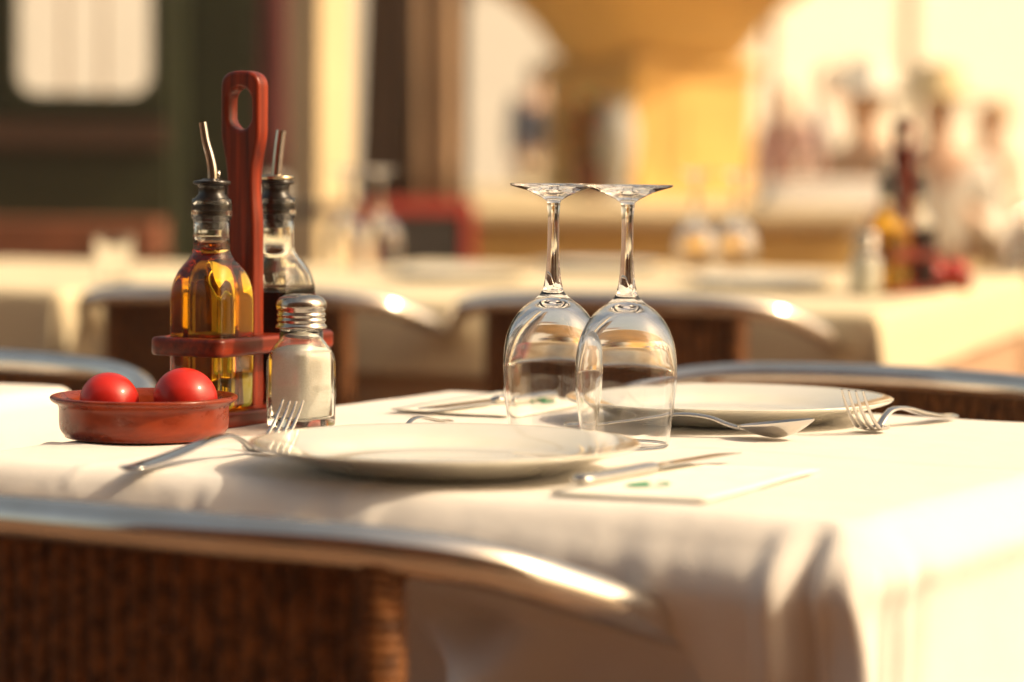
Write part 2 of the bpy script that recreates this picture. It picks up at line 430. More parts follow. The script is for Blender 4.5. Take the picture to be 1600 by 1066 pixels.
# ------------------------------------------------------------------ wine glasses (upturned)
def glass_mesh(ribs=0.0):
    out = [(0.0318, 0.0006), (0.0330, 0.010), (0.0352, 0.025), (0.0369, 0.042), (0.0373, 0.055), (0.0366, 0.067), (0.0340, 0.079), (0.0290, 0.090), (0.0215, 0.099),
           (0.0140, 0.1045), (0.0092, 0.1090), (0.0070, 0.115), (0.0056, 0.124), (0.0047, 0.138), (0.0044, 0.155), (0.0044, 0.168), (0.0050, 0.1745), (0.0053, 0.1775), (0.0075, 0.1795), (0.0125, 0.1822), (0.0200, 0.1856), (0.0285, 0.1882), (0.0323, 0.1893)]
    foot = [(0.0329, 0.1901), (0.0324, 0.1910), (0.0280, 0.1907), (0.020, 0.1898), (0.010, 0.1890), (0.0, 0.1887)]
    inn = [(0.0, 0.1015), (0.0050, 0.1008), (0.0110, 0.0988), (0.0185, 0.0945), (0.0262, 0.0872), (0.0318, 0.0775), (0.0347, 0.0665), (0.0359, 0.055), (0.0356, 0.042), (0.0340, 0.025), (0.0319, 0.010), (0.0307, 0.0006)]
    bm = bmesh.new()
    prof = spl(inn, 5)[:-1] + [(0.0307, 0.0006), (0.03125, 0.0)] + spl(out, 5)[:-1] + spl([out[-1]] + foot, 4)
    prof = [prof[0]] + [p for a, p in zip(prof, prof[1:]) if math.hypot(p[0] - a[0], p[1] - a[1]) > 1e-6]
    add_lathe(bm, prof, 96)
    return bm
def wine_glass(loc, label, group, scale=1.0, rz=0.0):
    o = obj('wine_glass', glass_mesh(), MT['glass'])
    o.location = loc; o.scale = (scale,) * 3; o.rotation_euler = (0, 0, rz)
    return tag(o, label, 'wine glass', group)
p = at(977, 699); G2 = wine_glass((p.x, p.y, TZ + 0.0012), 'empty wine glass upside down, the right one of the sharp pair at table centre', 'upturned wine glasses on the laid table')
p = at(862, 686); G1 = G2.copy(); C.objects.link(G1); G1.location = (p.x, p.y, TZ + 0.0012)
tag(G1, 'empty wine glass upside down, left one of the sharp pair at table centre')

# ------------------------------------------------------------------ cruet stand
def cruet_handle_outline():
    half = [(0.2786, 0.0), (0.2782, 0.006), (0.2768, 0.0115), (0.2738, 0.0158), (0.269, 0.0180), (0.262, 0.0184), (0.240, 0.0184), (0.228, 0.0182), (0.220, 0.0170), (0.210, 0.0148), (0.200, 0.0132), (0.190, 0.0126), (0.178, 0.0128), (0.166, 0.0138), (0.155, 0.0143), (0.140, 0.0143), (0.013, 0.0143)]
    sm = rail_smooth([Vector((a, b, 0)) for a, b in half[:-1]], 4) + [Vector((0.010, 0.0143, 0))]
    return [(p.y, p.x) for p in sm] + [(-p.y, p.x) for p in reversed(sm[1:])]
def cruet_stand(loc, rz, label):
    # local x: along S (left), y: along L (away); origin = centre on the table
    t = empty('cruet_stand', loc, rz, label, 'cruet stand')
    Lh, Wh = 0.0825, 0.0345
    o = plate_curve('base', [rrect(-Wh, -Lh, Wh, Lh, 0.010)], 0.013, 0.003, MT['wood2'], t); o.location = (0, 0, 0.0066)
    hw = 0.0268
    loops = [rrect(-Wh, -Lh, Wh, Lh, 0.009)] + [rrect(-hw, s * 0.0445 - hw, hw, s * 0.0445 + hw, 0.012)[::-1] for s in (-1, 1)]
    o = plate_curve('shelf', loops, 0.0145, 0.0035, MT['wood2'], t); o.location = (0, 0, 0.063)
    hole = [(0.0112 * math.cos(a), 0.2485 + (0.0052 * math.copysign(1, math.sin(a)) if abs(math.sin(a)) > 0.05 else 0) + 0.0115 * math.sin(a)) for a in [2 * PI * k / 28 for k in range(28)]]
    o = plate_curve('handle', [cruet_handle_outline(), hole[::-1]], 0.0155, 0.0030, MT['wood'], t); o.rotation_euler = (PI / 2, 0, 0)
    return t
cA = R(29.5)
Ld = Vector((math.sin(cA), math.cos(cA), 0)); Sd = Vector((-math.cos(cA), math.sin(cA), 0))
cc = at(343, 674)                                    # corner of the base towards the camera
cC = Vector((cc.x, cc.y, TZ)) + Ld * 0.0825 + Sd * 0.0345
stand = cruet_stand(cC, -cA, 'reddish mahogany cruet stand with paddle handle, between the tomato dish and salt shaker')

def bottle(loc, rz, oil, label, cat='bottle', group=None, seg=64, tall_liquid=True):
    t = empty('oil_bottle' if oil else 'vinegar_bottle', loc, rz, label, cat, group)
    z0 = 0.0
    out = [(0.0000, 0.0205, 4), (0.0012, 0.0242, 5.5), (0.004, 0.0252, 6.5), (0.03, 0.0255, 7), (0.085, 0.0255, 7), (0.094, 0.0252, 6), (0.101, 0.0244, 4.6), (0.107, 0.0228, 3.6),
           (0.112, 0.0204, 2.9), (0.1165, 0.0176, 2.4), (0.1205, 0.0156, 2.1), (0.125, 0.0147, 2), (0.135, 0.0145, 2), (0.1465, 0.0144, 2), (0.1475, 0.0150, 2), (0.149, 0.0158, 2), (0.152, 0.0160, 2), (0.160, 0.0160, 2), (0.1635, 0.0157, 2), (0.1645, 0.0148, 2)]
    inn = [(0.1645, 0.0134, 2), (0.163, 0.0128, 2), (0.150, 0.0126, 2), (0.135, 0.0126, 2), (0.125, 0.0127, 2), (0.1205, 0.0133, 2.1), (0.1165, 0.0152, 2.3), (0.112, 0.0180, 2.8), (0.107, 0.0212, 3.4), (0.101, 0.0231, 4.4), (0.094, 0.0240, 5.5), (0.085, 0.0243, 6.5), (0.03, 0.0243, 6.5), (0.006, 0.0240, 6), (0.0040, 0.0215, 4.5)]
    lv = 0.1245 if oil else 0.088
    cut = [q for q in inn if q[0] > lv + 0.0005] + ([(lv, 0.0127, 2), (lv - 0.0004, 0.0110, 2)] if oil else [(lv, 0.0243, 6.5), (lv - 0.0004, 0.0225, 5)])
    bm = bmesh.new(); add_loft(bm, out + cut, seg); obj('glass_body', bm, MT['bottle_glass'], t)
    e = 0.0003
    liq = [(0.0037, 0.0210, 4.5), (0.006, 0.0240 + e, 6), (0.03, 0.0243 + e, 6.5), (0.085, 0.0243 + e, 6.5)]
    liq[0] = (0.0037, 0.0210, 4.5)
    lv -= 0.0006; e = 0
    if oil: liq += [(0.094, 0.0240 + e, 5.5), (0.101, 0.0231 + e, 4.4), (0.107, 0.0212 + e, 3.4), (0.112, 0.0180 + e, 2.8), (0.1165, 0.0152 + e, 2.3), (0.1205, 0.0133, 2.1), (lv, 0.0126, 2.0)]
    else: liq += [(lv, 0.0240, 6.5)]
    bm = bmesh.new(); add_loft(bm, liq, seg); obj('oil' if oil else 'vinegar', bm, MT['oil'] if oil else MT['vinegar'], t)
    # pourer
    prof = [(0, 0.1405), (0.0085, 0.1405), (0.0100, 0.1430), (0.0100, 0.146), (0.0128, 0.147), (0.0131, 0.1485), (0.0128, 0.1510), (0.0108, 0.152), (0.0108, 0.1540), (0.0128, 0.1550), (0.0131, 0.157), (0.0128, 0.1595),
            (0.0112, 0.1600), (0.0112, 0.1615), (0.0130, 0.1622), (0.0130, 0.1650), (0.0104, 0.168), (0.0104, 0.1725), (0.0112, 0.1745), (0.0145, 0.1755), (0.0149, 0.1768), (0.0142, 0.1780), (0.0080, 0.1790), (0.0070, 0.1798), (0, 0.1798)]
    bm = bmesh.new(); add_lathe(bm, prof, 40); st = obj('stopper', bm, MT['black_plastic'], t, angle=50)
    bm = bmesh.new()
    if not oil:
        add_lathe(bm, [(0, 0.1786), (0.0135, 0.1786), (0.0146, 0.1795), (0.0146, 0.1812), (0.0135, 0.1822), (0.0048, 0.1828), (0, 0.1828)], 40)
        obj('collar', bm, MT['brass'], st); bm = bmesh.new()
    if oil:
        pts = rail_smooth([(0.0006, 0, 0.178), (0.0002, 0, 0.188), (-0.0018, 0, 0.198), (-0.0048, 0, 0.209), (-0.0072, 0, 0.2235)], 8)
    else:
        pts = rail_smooth([(0.0, 0, 0.181), (0.0012, 0, 0.195), (0.0026, 0, 0.208), (0.0040, 0, 0.2185)], 8)
    n = len(pts); rr = [0.0041 - 0.0011 * i / (n - 1) for i in range(n)] if oil else [0.0040] * n
    # hollow open tube: outer skin, rim, inner skin
    rings = []
    for i in list(range(n)) + [n - 1 - k for k in range(8)]:
        inner = len(rings) >= n
        tdir = (pts[min(i + 1, n - 1)] - pts[max(i - 1, 0)]).normalized(); sd = tdir.cross(Vector((0, 1, 0))).normalized(); nn = sd.cross(tdir)
        r = rr[i] - (0.0007 if inner else 0)
        rings.append([bm.verts.new(pts[i] + (sd * math.cos(a) + nn * math.sin(a)) * r) for a in [2 * PI * k / 24 for k in range(24)]])
    for a, b_ in zip(rings, rings[1:]):
        for k in range(24): bm.faces.new((a[k], a[(k + 1) % 24], b_[(k + 1) % 24], b_[k]))
    bm.faces.new(rings[-1])
    obj('spout', bm, MT['steel'], st, angle=60)
    if oil:
        bm = bmesh.new(); add_tube(bm, [(0.0052, 0, 0.178), (0.0056, 0, 0.186)], 0.0009, 8); obj('air_pipe', bm, MT['steel'], st)
    return t
def in_stand(s): return cC + Ld * (s * 0.0445) + Vector((0, 0, 0.0135))
B1 = bottle(in_stand(-1), -cA, True, 'square glass bottle of golden olive oil with bent steel spout, in the near cruet stand')
B2 = bottle(in_stand(1), -cA, False, 'clear bottle half full of dark vinegar, behind the handle of the near cruet stand')
for ch in B1.children:                                    # keep the spout bending to the left of the view
    if ch.name.startswith('stopper'): ch.rotation_euler = (0, 0, cA)
for ch in B2.children:
    if ch.name.startswith('stopper'): ch.rotation_euler = (0, 0, cA)

# ------------------------------------------------------------------ salt shaker
def shaker(loc, rz, label, cat='salt shaker'):
    t = empty('salt_shaker', loc, rz, label, cat)
    out = [(0, 0.0185, 4.5), (0.001, 0.0205, 5), (0.003, 0.0212, 5.5), (0.03, 0.0214, 6), (0.052, 0.0212, 6), (0.057, 0.0206, 4.8), (0.062, 0.0192, 3.6), (0.066, 0.0176, 2.8), (0.069, 0.0168, 2.1), (0.078, 0.0166, 2)]
    inn = [(0.078, 0.0148, 2), (0.069, 0.0149, 2.1), (0.066, 0.0158, 2.8), (0.062, 0.0172, 3.6), (0.057, 0.0186, 4.8), (0.052, 0.0191, 5), (0.03, 0.0193, 5), (0.010, 0.0190, 5), (0.0078, 0.0168, 3.5), (0.0086, 0.009, 2)]
    bm = bmesh.new(); add_loft(bm, out + inn, 64); obj('glass_jar', bm, MT['bottle_glass'], t)
    e = -0.0007
    bm = bmesh.new()
    secs = [(0.0084, 0.009, 2), (0.0077, 0.0168, 3.5), (0.010, 0.0190 + e, 5), (0.03, 0.0193 + e, 5), (0.0530, 0.0191 + e, 5), (0.0585, 0.0180, 4.6), (0.0615, 0.0162, 3.6), (0.0632, 0.010, 3), (0.0638, 0.003, 2)]
    add_loft(bm, secs, 64)
    for v in bm.verts:
        if v.co.z > 0.051: v.co.z += 0.0035 * (v.co.x * 0.6 - v.co.y * 0.4) / 0.02 + 0.002 * noise.noise(v.co * 90)
    obj('salt', bm, MT['salt'], t)
    prof = [(0, 0.1040), (0.008, 0.1038), (0.0135, 0.1028), (0.0172, 0.1008), (0.0192, 0.0980), (0.0198, 0.0950), (0.0192, 0.0922), (0.0180, 0.0905), (0.0182, 0.0893), (0.0190, 0.0884), (0.0190, 0.0874), (0.0181, 0.0864), (0.0181, 0.0853), (0.0191, 0.0843), (0.0191, 0.0833), (0.0182, 0.0823), (0.0182, 0.0812), (0.0190, 0.0803), (0.0200, 0.0790), (0.0200, 0.0780), (0.0192, 0.0775),
            (0.0178, 0.0775), (0.0175, 0.0800), (0.0175, 0.095), (0, 0.1025)]
    bm = bmesh.new(); add_lathe(bm, prof, 64); cp = obj('screw_cap', bm, MT['chrome'], t)
    bm = bmesh.new()
    for k in range(7):
        a = 2 * PI * k / 6; r = 0 if k == 6 else 0.0075
        bmesh.ops.create_circle(bm, cap_ends=True, radius=0.0011, segments=12, matrix=Matrix.Translation((r * math.cos(a), r * math.sin(a), 0.1041 if r == 0 else 0.10395)))
    obj('pour_holes', bm, MT['black_plastic'], cp)
    return t
p = at(467, 674); shk = shaker((p.x, p.y + 0.022, TZ + 0.0008), R(-38), 'square glass salt shaker with ridged metal screw cap, nearly full of white salt')

# ------------------------------------------------------------------ tomato dish
prof = spl([(0, 0.0045), (0.045, 0.0045), (0.0535, 0.0065), (0.0565, 0.012), (0.0572, 0.020), (0.0590, 0.0262), (0.0622, 0.0295)], 5)[:-1] + \
       spl([(0.0622, 0.0295), (0.0662, 0.0312), (0.0690, 0.0305), (0.0692, 0.0282), (0.0668, 0.0262), (0.0640, 0.0245), (0.0630, 0.0215), (0.0630, 0.012), (0.0622, 0.006), (0.0590, 0.0016), (0.0560, 0.0002), (0.03, 0.0008), (0, 0.001)], 5)
bm = bmesh.new(); add_lathe(bm, prof, 128, jit=lambda a, z: 0.006 * math.sin(2 * a + 1) * (z / 0.03) + 0.003 * math.sin(5 * a))
p = at(225, 684); dish = obj('clay_dish', bm, MT['terracotta']); dish.location = (p.x, p.y, TZ + 0.001)
tag(dish, 'glazed reddish terracotta dish holding two tomatoes at the left of the table', 'dish')
DP = Vector((p.x, p.y, TZ))
def tomato(px, top, r, label, sq=0.93, rz=0):
    bm = bmesh.new(); bmesh.ops.create_uvsphere(bm, u_segments=64, v_segments=40, radius=r)
    for v in bm.verts:
        a = math.atan2(v.co.y, v.co.x); h = v.co.z / r; rad = math.hypot(v.co.x, v.co.y) / r
        k = 1 + 0.012 * math.cos(5 * a + 0.4) * rad
        v.co.x *= k; v.co.y *= k; v.co.z *= sq
        if h > 0: v.co.z -= r * 0.05 * math.exp(-(rad / 0.25) ** 2)
    o = obj('tomato', bm, MT['tomato'])
    D = DP.y + 0.004
    x = (px - 800) / FPX * D
    o.location = (x, D, TZ + 0.0055 + r * sq * 0.99)
    o.rotation_euler = (R(205), R(10), rz)
    z = TZ + 0.0052 + r
    o.location.z = z
    return tag(o, label, 'tomato', 'tomatoes in the clay dish')
tomato(169, 586, 0.0222, 'smaller red tomato at the left in the terracotta dish')
tomato(289, 573, 0.0243, 'larger red tomato at the right in the terracotta dish', rz=1.0)

# ------------------------------------------------------------------ cutlery
def frame_place(o, a, b):
    """local +x runs from a to b on the table"""
    d = (b - a); o.location = (a.x, a.y, TZ + 0.0008); o.rotation_euler = (0, 0, math.atan2(d.y, d.x))
def fork(a, tip, label, L=0.19):
    t = empty('fork', label=label, cat='fork', group='forks on the laid table')
    k = L / 0.19
    hp = rail_smooth([(0, 0, 0.0030), (0.02, 0, 0.0036), (0.055, 0, 0.0085), (0.090, 0, 0.0150), (0.112, 0, 0.0158), (0.126, 0, 0.0115), (0.136, 0, 0.0055), (0.141, 0, 0.0035)], 6)
    def w(s):
        x = s * 0.141
        a_ = 0.0102 if x < 0.025 else 0.0102 - (x - 0.025) / 0.06 * 0.0062
        a_ = max(a_, 0.0034)
        if x < 0.008: a_ *= math.sqrt(max(0.04, 1 - ((0.008 - x) / 0.008) ** 2))
        if x > 0.128: a_ = 0.0034 + (x - 0.128) / 0.013 * 0.0075
        return (a_, 0.0016)
    bm = bmesh.new(); add_tube(bm, hp, w, 14); obj('handle', bm, MT['steel'], t)
    # head: root plate that splits in four curved tines
    def zc(s): return 0.0032 - 0.0022 * math.sin(min(1, s / 0.35) * PI / 2) + 0.033 * max(0, (s - 0.15) / 0.85) ** 1.7
    def xc(s): return 0.1395 + 0.054 * s * (1 - 0.13 * s)
    bm = bmesh.new()
    nsec = 8; cols = 17; rows = []
    for i in range(nsec + 1):
        s = 0.34 * i / nsec; hw = 0.0105 + 0.0018 * math.sin(min(1, s / 0.2) * PI / 2)
        top = []; bot = []
        for j in range(cols):
            y = -hw + 2 * hw * j / (cols - 1); dish_ = 0.0016 * (y / hw) ** 2
            top.append(bm.verts.new((xc(s), y, zc(s) + 0.0016 + dish_))); bot.append(bm.verts.new((xc(s), y, zc(s) - 0.0002 + dish_)))
        rows.append((top, bot))
    for (t1, b1), (t2, b2) in zip(rows, rows[1:]):
        for j in range(cols - 1):
            bm.faces.new((t1[j], t2[j], t2[j + 1], t1[j + 1])); bm.faces.new((b1[j], b1[j + 1], b2[j + 1], b2[j]))
        bm.faces.new((t1[0], b1[0], b2[0], t2[0])); bm.faces.new((t1[-1], t2[-1], b2[-1], b1[-1]))
    for T_, B_ in (rows[0], rows[-1]):
        bm.faces.new(T_ + B_[::-1])
    for q in range(4):
        y0 = -0.00945 + 0.0063 * q
        pts = []; rr = []
        for i in range(15):
            s = 0.30 + 0.70 * i / 14
            pts.append((xc(s), y0 * (1 - 0.06 * s), zc(s) + 0.0008 + 0.0014 * (y0 / 0.012) ** 2)); tt = i / 14
            rr.append((0.00205 * (1 - 0.62 * tt ** 1.6), 0.0011 * (1 - 0.3 * tt)))
        add_tube(bm, pts, rr, 8)
    obj('head', bm, MT['steel'], t, angle=50)
    frame_place(t, a, tip); t.scale = (k, k, k)
    return t
def spoon(a, tip, label, L=0.19):
    t = empty('spoon', label=label, cat='spoon', group='spoons on the laid table')
    k = L / 0.19
    hp = rail_smooth([(0, 0, 0.0030), (0.02, 0, 0.0040), (0.055, 0, 0.0090), (0.090, 0, 0.0140), (0.112, 0, 0.0130), (0.126, 0, 0.0090), (0.137, 0, 0.0062)], 6)
    def w(s):
        x = s * 0.137; a_ = 0.0098 if x < 0.025 else 0.0098 - (x - 0.025) / 0.06 * 0.006
        a_ = max(a_, 0.0032)
        if x < 0.008: a_ *= math.sqrt(max(0.04, 1 - ((0.008 - x) / 0.008) ** 2))
        return (a_, 0.0015)
    bm = bmesh.new(); add_tube(bm, hp, w, 14); obj('handle', bm, MT['steel'], t)
    bm = bmesh.new(); NI, NJ = 22, 24; lay = []
    for off in (0.0, 0.0011):
        rows = []
        for i in range(1, NI + 1):
            r = i / NI; row = []
            for j in range(NJ):
                a_ = 2 * PI * j / NJ
                ex = math.cos(a_); ey = math.sin(a_)
                x = 0.163 + 0.0285 * r * ex; y = 0.0192 * r * ey * (1 - 0.16 * ex * (1 if ex > 0 else -0.4))
                z = 0.0009 + off + 0.0085 * r ** 2 + 0.0050 * (x - 0.150) / 0.04 * r
                row.append(bm.verts.new((x, y, max(z, 0.0006 + off))))
            rows.append(row)
        c = bm.verts.new((0.163, 0, 0.0009 + off)); lay.append((c, rows))
        for j in range(NJ): bm.faces.new((c, rows[0][j], rows[0][(j + 1) % NJ]))
        for r1, r2 in zip(rows, rows[1:]):
            for j in range(NJ): bm.faces.new((r1[j], r2[j], r2[(j + 1) % NJ], r1[(j + 1) % NJ]))
    A_, B_ = lay[0][1][-1], lay[1][1][-1]
    for j in range(NJ): bm.faces.new((A_[j], A_[(j + 1) % NJ], B_[(j + 1) % NJ], B_[j]))
    obj('bowl', bm, MT['steel'], t, angle=60)
    frame_place(t, a, tip); t.scale = (k, k, k)
    return t
def knife(a, tip, label, L=0.21, z=0.0):
    t = empty('table_knife', label=label, cat='knife', group='knives on the paper napkins')
    k = L / 0.21
    bm = bmesh.new(); pts = [(x, 0, 0.0042) for x in [0.0, 0.0015, 0.004, 0.01, 0.03, 0.06, 0.085, 0.094, 0.099]]
    rr = [(0.004, 0.0022), (0.0065, 0.0032), (0.0080, 0.0036), (0.0086, 0.0038), (0.0083, 0.0040), (0.0070, 0.0038), (0.0058, 0.0036), (0.0056, 0.0034), (0.0048, 0.0026)]
    add_tube(bm, pts, rr, 16); obj('handle', bm, MT['steel'], t)
    # blade standing slightly canted, thin wedge with rounded tip
    bm = bmesh.new(); top = []; bot = []
    for i in range(26):
        s = i / 25; x = 0.098 + 0.112 * s
        wd = 0.0095 * min(1, 0.45 + s * 3) ; 
        if s > 0.8: wd *= math.sqrt(max(0.0, 1 - ((s - 0.8) / 0.2) ** 2)) * 0.98 + 0.02
        yb = -0.0045; th = 0.0010
        y1 = yb; y2 = yb + wd * 1.55
        top.append([bm.verts.new((x, y1, 0.0045 - 0.0006)), bm.verts.new((x, y1, 0.0045 + 0.0006)), bm.verts.new((x, y2, 0.0042))])
    for a1, a2 in zip(top, top[1:]):
        for j in range(3): bm.faces.new((a1[j], a1[(j + 1) % 3], a2[(j + 1) % 3], a2[j]))
    bm.faces.new(top[0]); bm.faces.new(top[-1][::-1])
    obj('blade', bm, MT['steel'], t, angle=30)
    frame_place(t, a, tip); t.location.z += z; t.scale = (k, k, k)
    return t
fork(at(195, 741), at(405, 712), 'steel fork at the left of the near plate, handle end towards the camera')
f2a = at(1486, 656); f2b = at(1352, 680)
fork(f2a, f2b, 'steel fork right of the far plate with its tines curving upwards')
spoon(at(884, 670), at(1120, 683), 'steel spoon in front of the far plate, bowl right of the wine glasses', L=0.205)
spoon(at(700, 663), at(622, 683), 'small steel spoon mostly hidden behind the near plate', L=0.14)

def napkin(cx, cy, rz, label, l=0.195, w=0.102, emblem=(0.0, 0.0)):
    t = empty('paper_napkin', (cx, cy, TZ + 0.001), rz, label, 'napkin', 'folded paper napkins under the knives')
    bm = bmesh.new()
    for k in range(4):                       # four layers of folded paper fanning slightly
        n = 14; g = []
        for side in (0, 1):
            gg = []
            for i in range(n + 1):
                row = []
                for j in range(n + 1):
                    x = -w / 2 + w * i / n + 0.0012 * k * (1 if i == n else 0); y = -l / 2 + l * j / n + 0.002 * k * (j / n)
                    lift = 0.0002 * k + (0.0002 + 0.0003 * k) * (i / n) ** 3 + 0.0004 * noise.noise(Vector((x * 30, y * 30, 0.2 * k))) * (k > 0) + 0.0003 * (k > 0)
                    row.append(bm.verts.new((x, y, 0.0004 + lift + 0.0003 * side)))
                gg.append(row)
            g.append(gg)
        for gg in g:
            for i in range(n):
                for j in range(n): bm.faces.new((gg[i][j], gg[i + 1][j], gg[i + 1][j + 1], gg[i][j + 1]))
        for i in range(n):
            for j in (0, n): bm.faces.new((g[0][i][j], g[0][i + 1][j], g[1][i + 1][j], g[1][i][j])); bm.faces.new((g[0][j][i], g[0][j][i + 1], g[1][j][i + 1], g[1][j][i]))
    obj('folded_paper', bm, MT['paper'], t)
    bm = bmesh.new()
    ex, ey = emblem
    for i in range(26):                       # little printed ring with a leaf
        a1, a2 = 2 * PI * i / 26, 2 * PI * (i + 1) / 26
        vs = [bm.verts.new((ex + r * math.cos(a) * 1.0, ey + r * math.sin(a) * 1.25, 0.0024)) for r, a in ((0.0085, a1), (0.0115, a1), (0.0115, a2), (0.0085, a2))]
        if i % 9 < 7: bm.faces.new(vs)
    vs = [bm.verts.new((ex - 0.006 + 0.007 * math.cos(a), ey - 0.008 + 0.012 * math.sin(a), 0.0025)) for a in [2 * PI * k / 16 for k in range(16)]]
    bm.faces.new(vs)
    obj('printed_emblem', bm, MT['green_ink'], t)
    return t
NA = R(26)
p1 = at(1072, 759); napkin(p1.x, p1.y, -NA, 'folded white paper napkin with green emblem at the near edge of the table', emblem=(-0.012, -0.028))
knife(at(900, 767), at(1180, 718), 'steel table knife on the near napkin right of the near plate', z=0.0020)
p2 = at(788, 636); napkin(p2.x, p2.y, -NA + PI, 'folded white paper napkin behind the left wine glass', emblem=(-0.01, -0.045))
knife(at(866, 625), at(716, 645), 'steel table knife on the far napkin seen through the left wine glass', z=0.0020)

# ------------------------------------------------------------------ chairs
def chair_master():
    t = empty('wicker_chair', label='x', cat='chair', group='aluminium and wicker terrace chairs')
    # local: x to the right seen from behind, y towards the table, back at y = 0
    half = [(0.0, 0.0, 0.742), (0.09, 0.006, 0.741), (0.17, 0.026, 0.738), (0.232, 0.062, 0.728), (0.266, 0.115, 0.708), (0.292, 0.18, 0.684), (0.306, 0.25, 0.666), (0.308, 0.34, 0.652), (0.303, 0.395, 0.632), (0.292, 0.415, 0.58)]
    pts = [(-x, y, z) for x, y, z in reversed(half[1:])] + half
    path = rail_smooth(pts, 8)
    path = rail_smooth([(-0.268, 0.435, 0.0), (-0.274, 0.425, 0.30)], 3)[:-1] + path + rail_smooth([(0.274, 0.425, 0.30), (0.268, 0.435, 0.0)], 3)
    bm = bmesh.new(); add_tube(bm, path, 0.0140, 16); obj('rail', bm, MT['alu'], t)
    for s in (-1, 1):
        bm = bmesh.new(); add_tube(bm, rail_smooth([(s * 0.177, 0.030, 0.733), (s * 0.178, 0.040, 0.45), (s * 0.20, 0.02, 0.2), (s * 0.215, -0.02, 0.0)], 6), 0.0115, 12); obj('rear_leg', bm, MT['alu'], t)
    # curved back panel
    def bx(x): return 0.030 * (x / 0.17) ** 2 + 0.001
    bm = bmesh.new(); z = 0.730; row = 0; st = 0.0145
    ns = 23; HW = st * ns / 2
    while z > 0.42:
        pts = []
        m = 4
        for i in range(ns * m + 1):
            x = -HW + 2 * HW * i / (ns * m); ph = PI * i / m
            pts.append((x, bx(x) + 0.0028 * math.sin(2 * ph + PI / 2 + 0.25 * math.sin(row * 2.3)), z + 0.0006 * math.sin(i * 1.7 + row)))
        add_tube(bm, pts, (0.0029), 5, flat=0.55, up=Vector((0, 1, 0)))
        z -= 0.0049; row += 1
    for i in range(ns + 1):
        x = -HW + st * i
        add_tube(bm, [(x + 0.0072, bx(x) + 0.001, 0.728), (x + 0.0072, bx(x) + 0.001, 0.42)], 0.0022, 6)
    obj('woven_back', bm, MT['wicker'], t)
    for s in (-1, 1):                        # wrapped border strands
        bm = bmesh.new()
        prev = [(s * 0.178 + 0.0135 * math.cos(a), 0.033 + 0.0135 * math.sin(a), 0.734 - 0.30 * a / (2 * PI * 44)) for a in [2 * PI * 44 * k / (44 * 12) for k in range(44 * 12 + 1)]]
        add_tube(bm, prev, 0.0036, 5)
        obj('wrapped_border', bm, MT['wicker'], t)
    # seat
    bm = bmesh.new()
    for r in range(50):
        y = 0.06 + 0.37 * r / 49
        pts = [(-0.235 + 0.47 * i / 40, y, 0.452 + 0.003 * math.sin(PI * i / 1.0 * 0.5 + PI * (r % 2)) - 0.008 * math.cos((i - 20) / 20 * PI / 2)) for i in range(41)]
        add_tube(bm, pts, 0.0036, 5, flat=0.6)
    obj('woven_seat', bm, MT['wicker'], t)
    bm = bmesh.new(); add_tube(bm, rail_smooth([(-0.24, 0.43, 0.445), (-0.24, 0.25, 0.445), (-0.235, 0.06, 0.445), (0, 0.035, 0.445), (0.235, 0.06, 0.445), (0.24, 0.25, 0.445), (0.24, 0.43, 0.445), (0, 0.445, 0.445), (-0.24, 0.43, 0.445)], 6), 0.0100, 10, cap=False)
    obj('seat_frame', bm, MT['alu'], t)
    return t
chair0 = chair_master()
def place_chair(c, x, y, face, label):
    """face: angle of the facing direction from +Y towards +X"""
    c.location = (x, y, 0); c.rotation_euler = (0, 0, -face); c['label'] = label
    return c
place_chair(chair0, -0.246, 1.672, ANG, 'aluminium and brown wicker chair nearest the camera, cut off by the lower left corner')
p = atd(1390, 572, 2.86); place_chair(copy_tree(chair0), p.x, p.y, ANG + PI, 'aluminium wicker chair behind the fork, at the far right of the laid table')
p = atd(950, 470, 3.84); c = place_chair(copy_tree(chair0), p.x, p.y, A3, 'blurred wicker chair behind the two wine glasses'); c.scale = (0.96, 1, 1.035)
p = atd(340, 460, 4.05); c = place_chair(copy_tree(chair0), p.x, p.y, A3, 'blurred wicker chair behind the olive oil bottle'); c.scale = (1, 1, 1.03)
p = atd(0, 540, 3.0); place_chair(copy_tree(chair0), p.x, p.y, ANG + PI, 'wicker chair behind the neighbouring left table, cut off by the left edge')

# ------------------------------------------------------------------ things on the row behind
bgG = 'upturned glasses on the long table behind'
for px, py, lab in ((1086, 440, 'blurred upturned wine glass on the table behind, second from the right'), (1149, 438, 'blurred upturned wine glass on the table behind, rightmost of them'),
                    (595, 430, 'blurred upturned wine glass in front of the red framed chair'), (540, 430, 'blurred upturned wine glass in front of the cream pillar base')):
    p = at(px, py); g = G2.copy(); C.objects.link(g); g.location = (p.x, p.y, TZ + 0.001); tag(g, lab, 'wine glass', bgG)
bm = bmesh.new(); add_lathe(bm, [(0, 0.004), (0.024, 0.004), (0.0265, 0.008), (0.031, 0.078), (0.033, 0.078), (0.0285, 0.004), (0.027, 0), (0, 0)], 48)
p = at(178, 440); g = obj('tumbler', bm, MT['glass'], angle=50); g.location = (p.x, p.y, TZ + 0.001); tag(g, 'small blurred water tumbler on the far left table', 'tumbler')
p = at(1408, 462); bc = Vector((p.x, p.y, TZ + 0.001)); bA = R(38)
st2 = copy_tree(stand); st2.location = bc; st2.rotation_euler = (0, 0, -bA); st2['label'] = 'blurred wooden cruet stand on the long table behind at the right'
bL = Vector((math.sin(bA), math.cos(bA), 0))
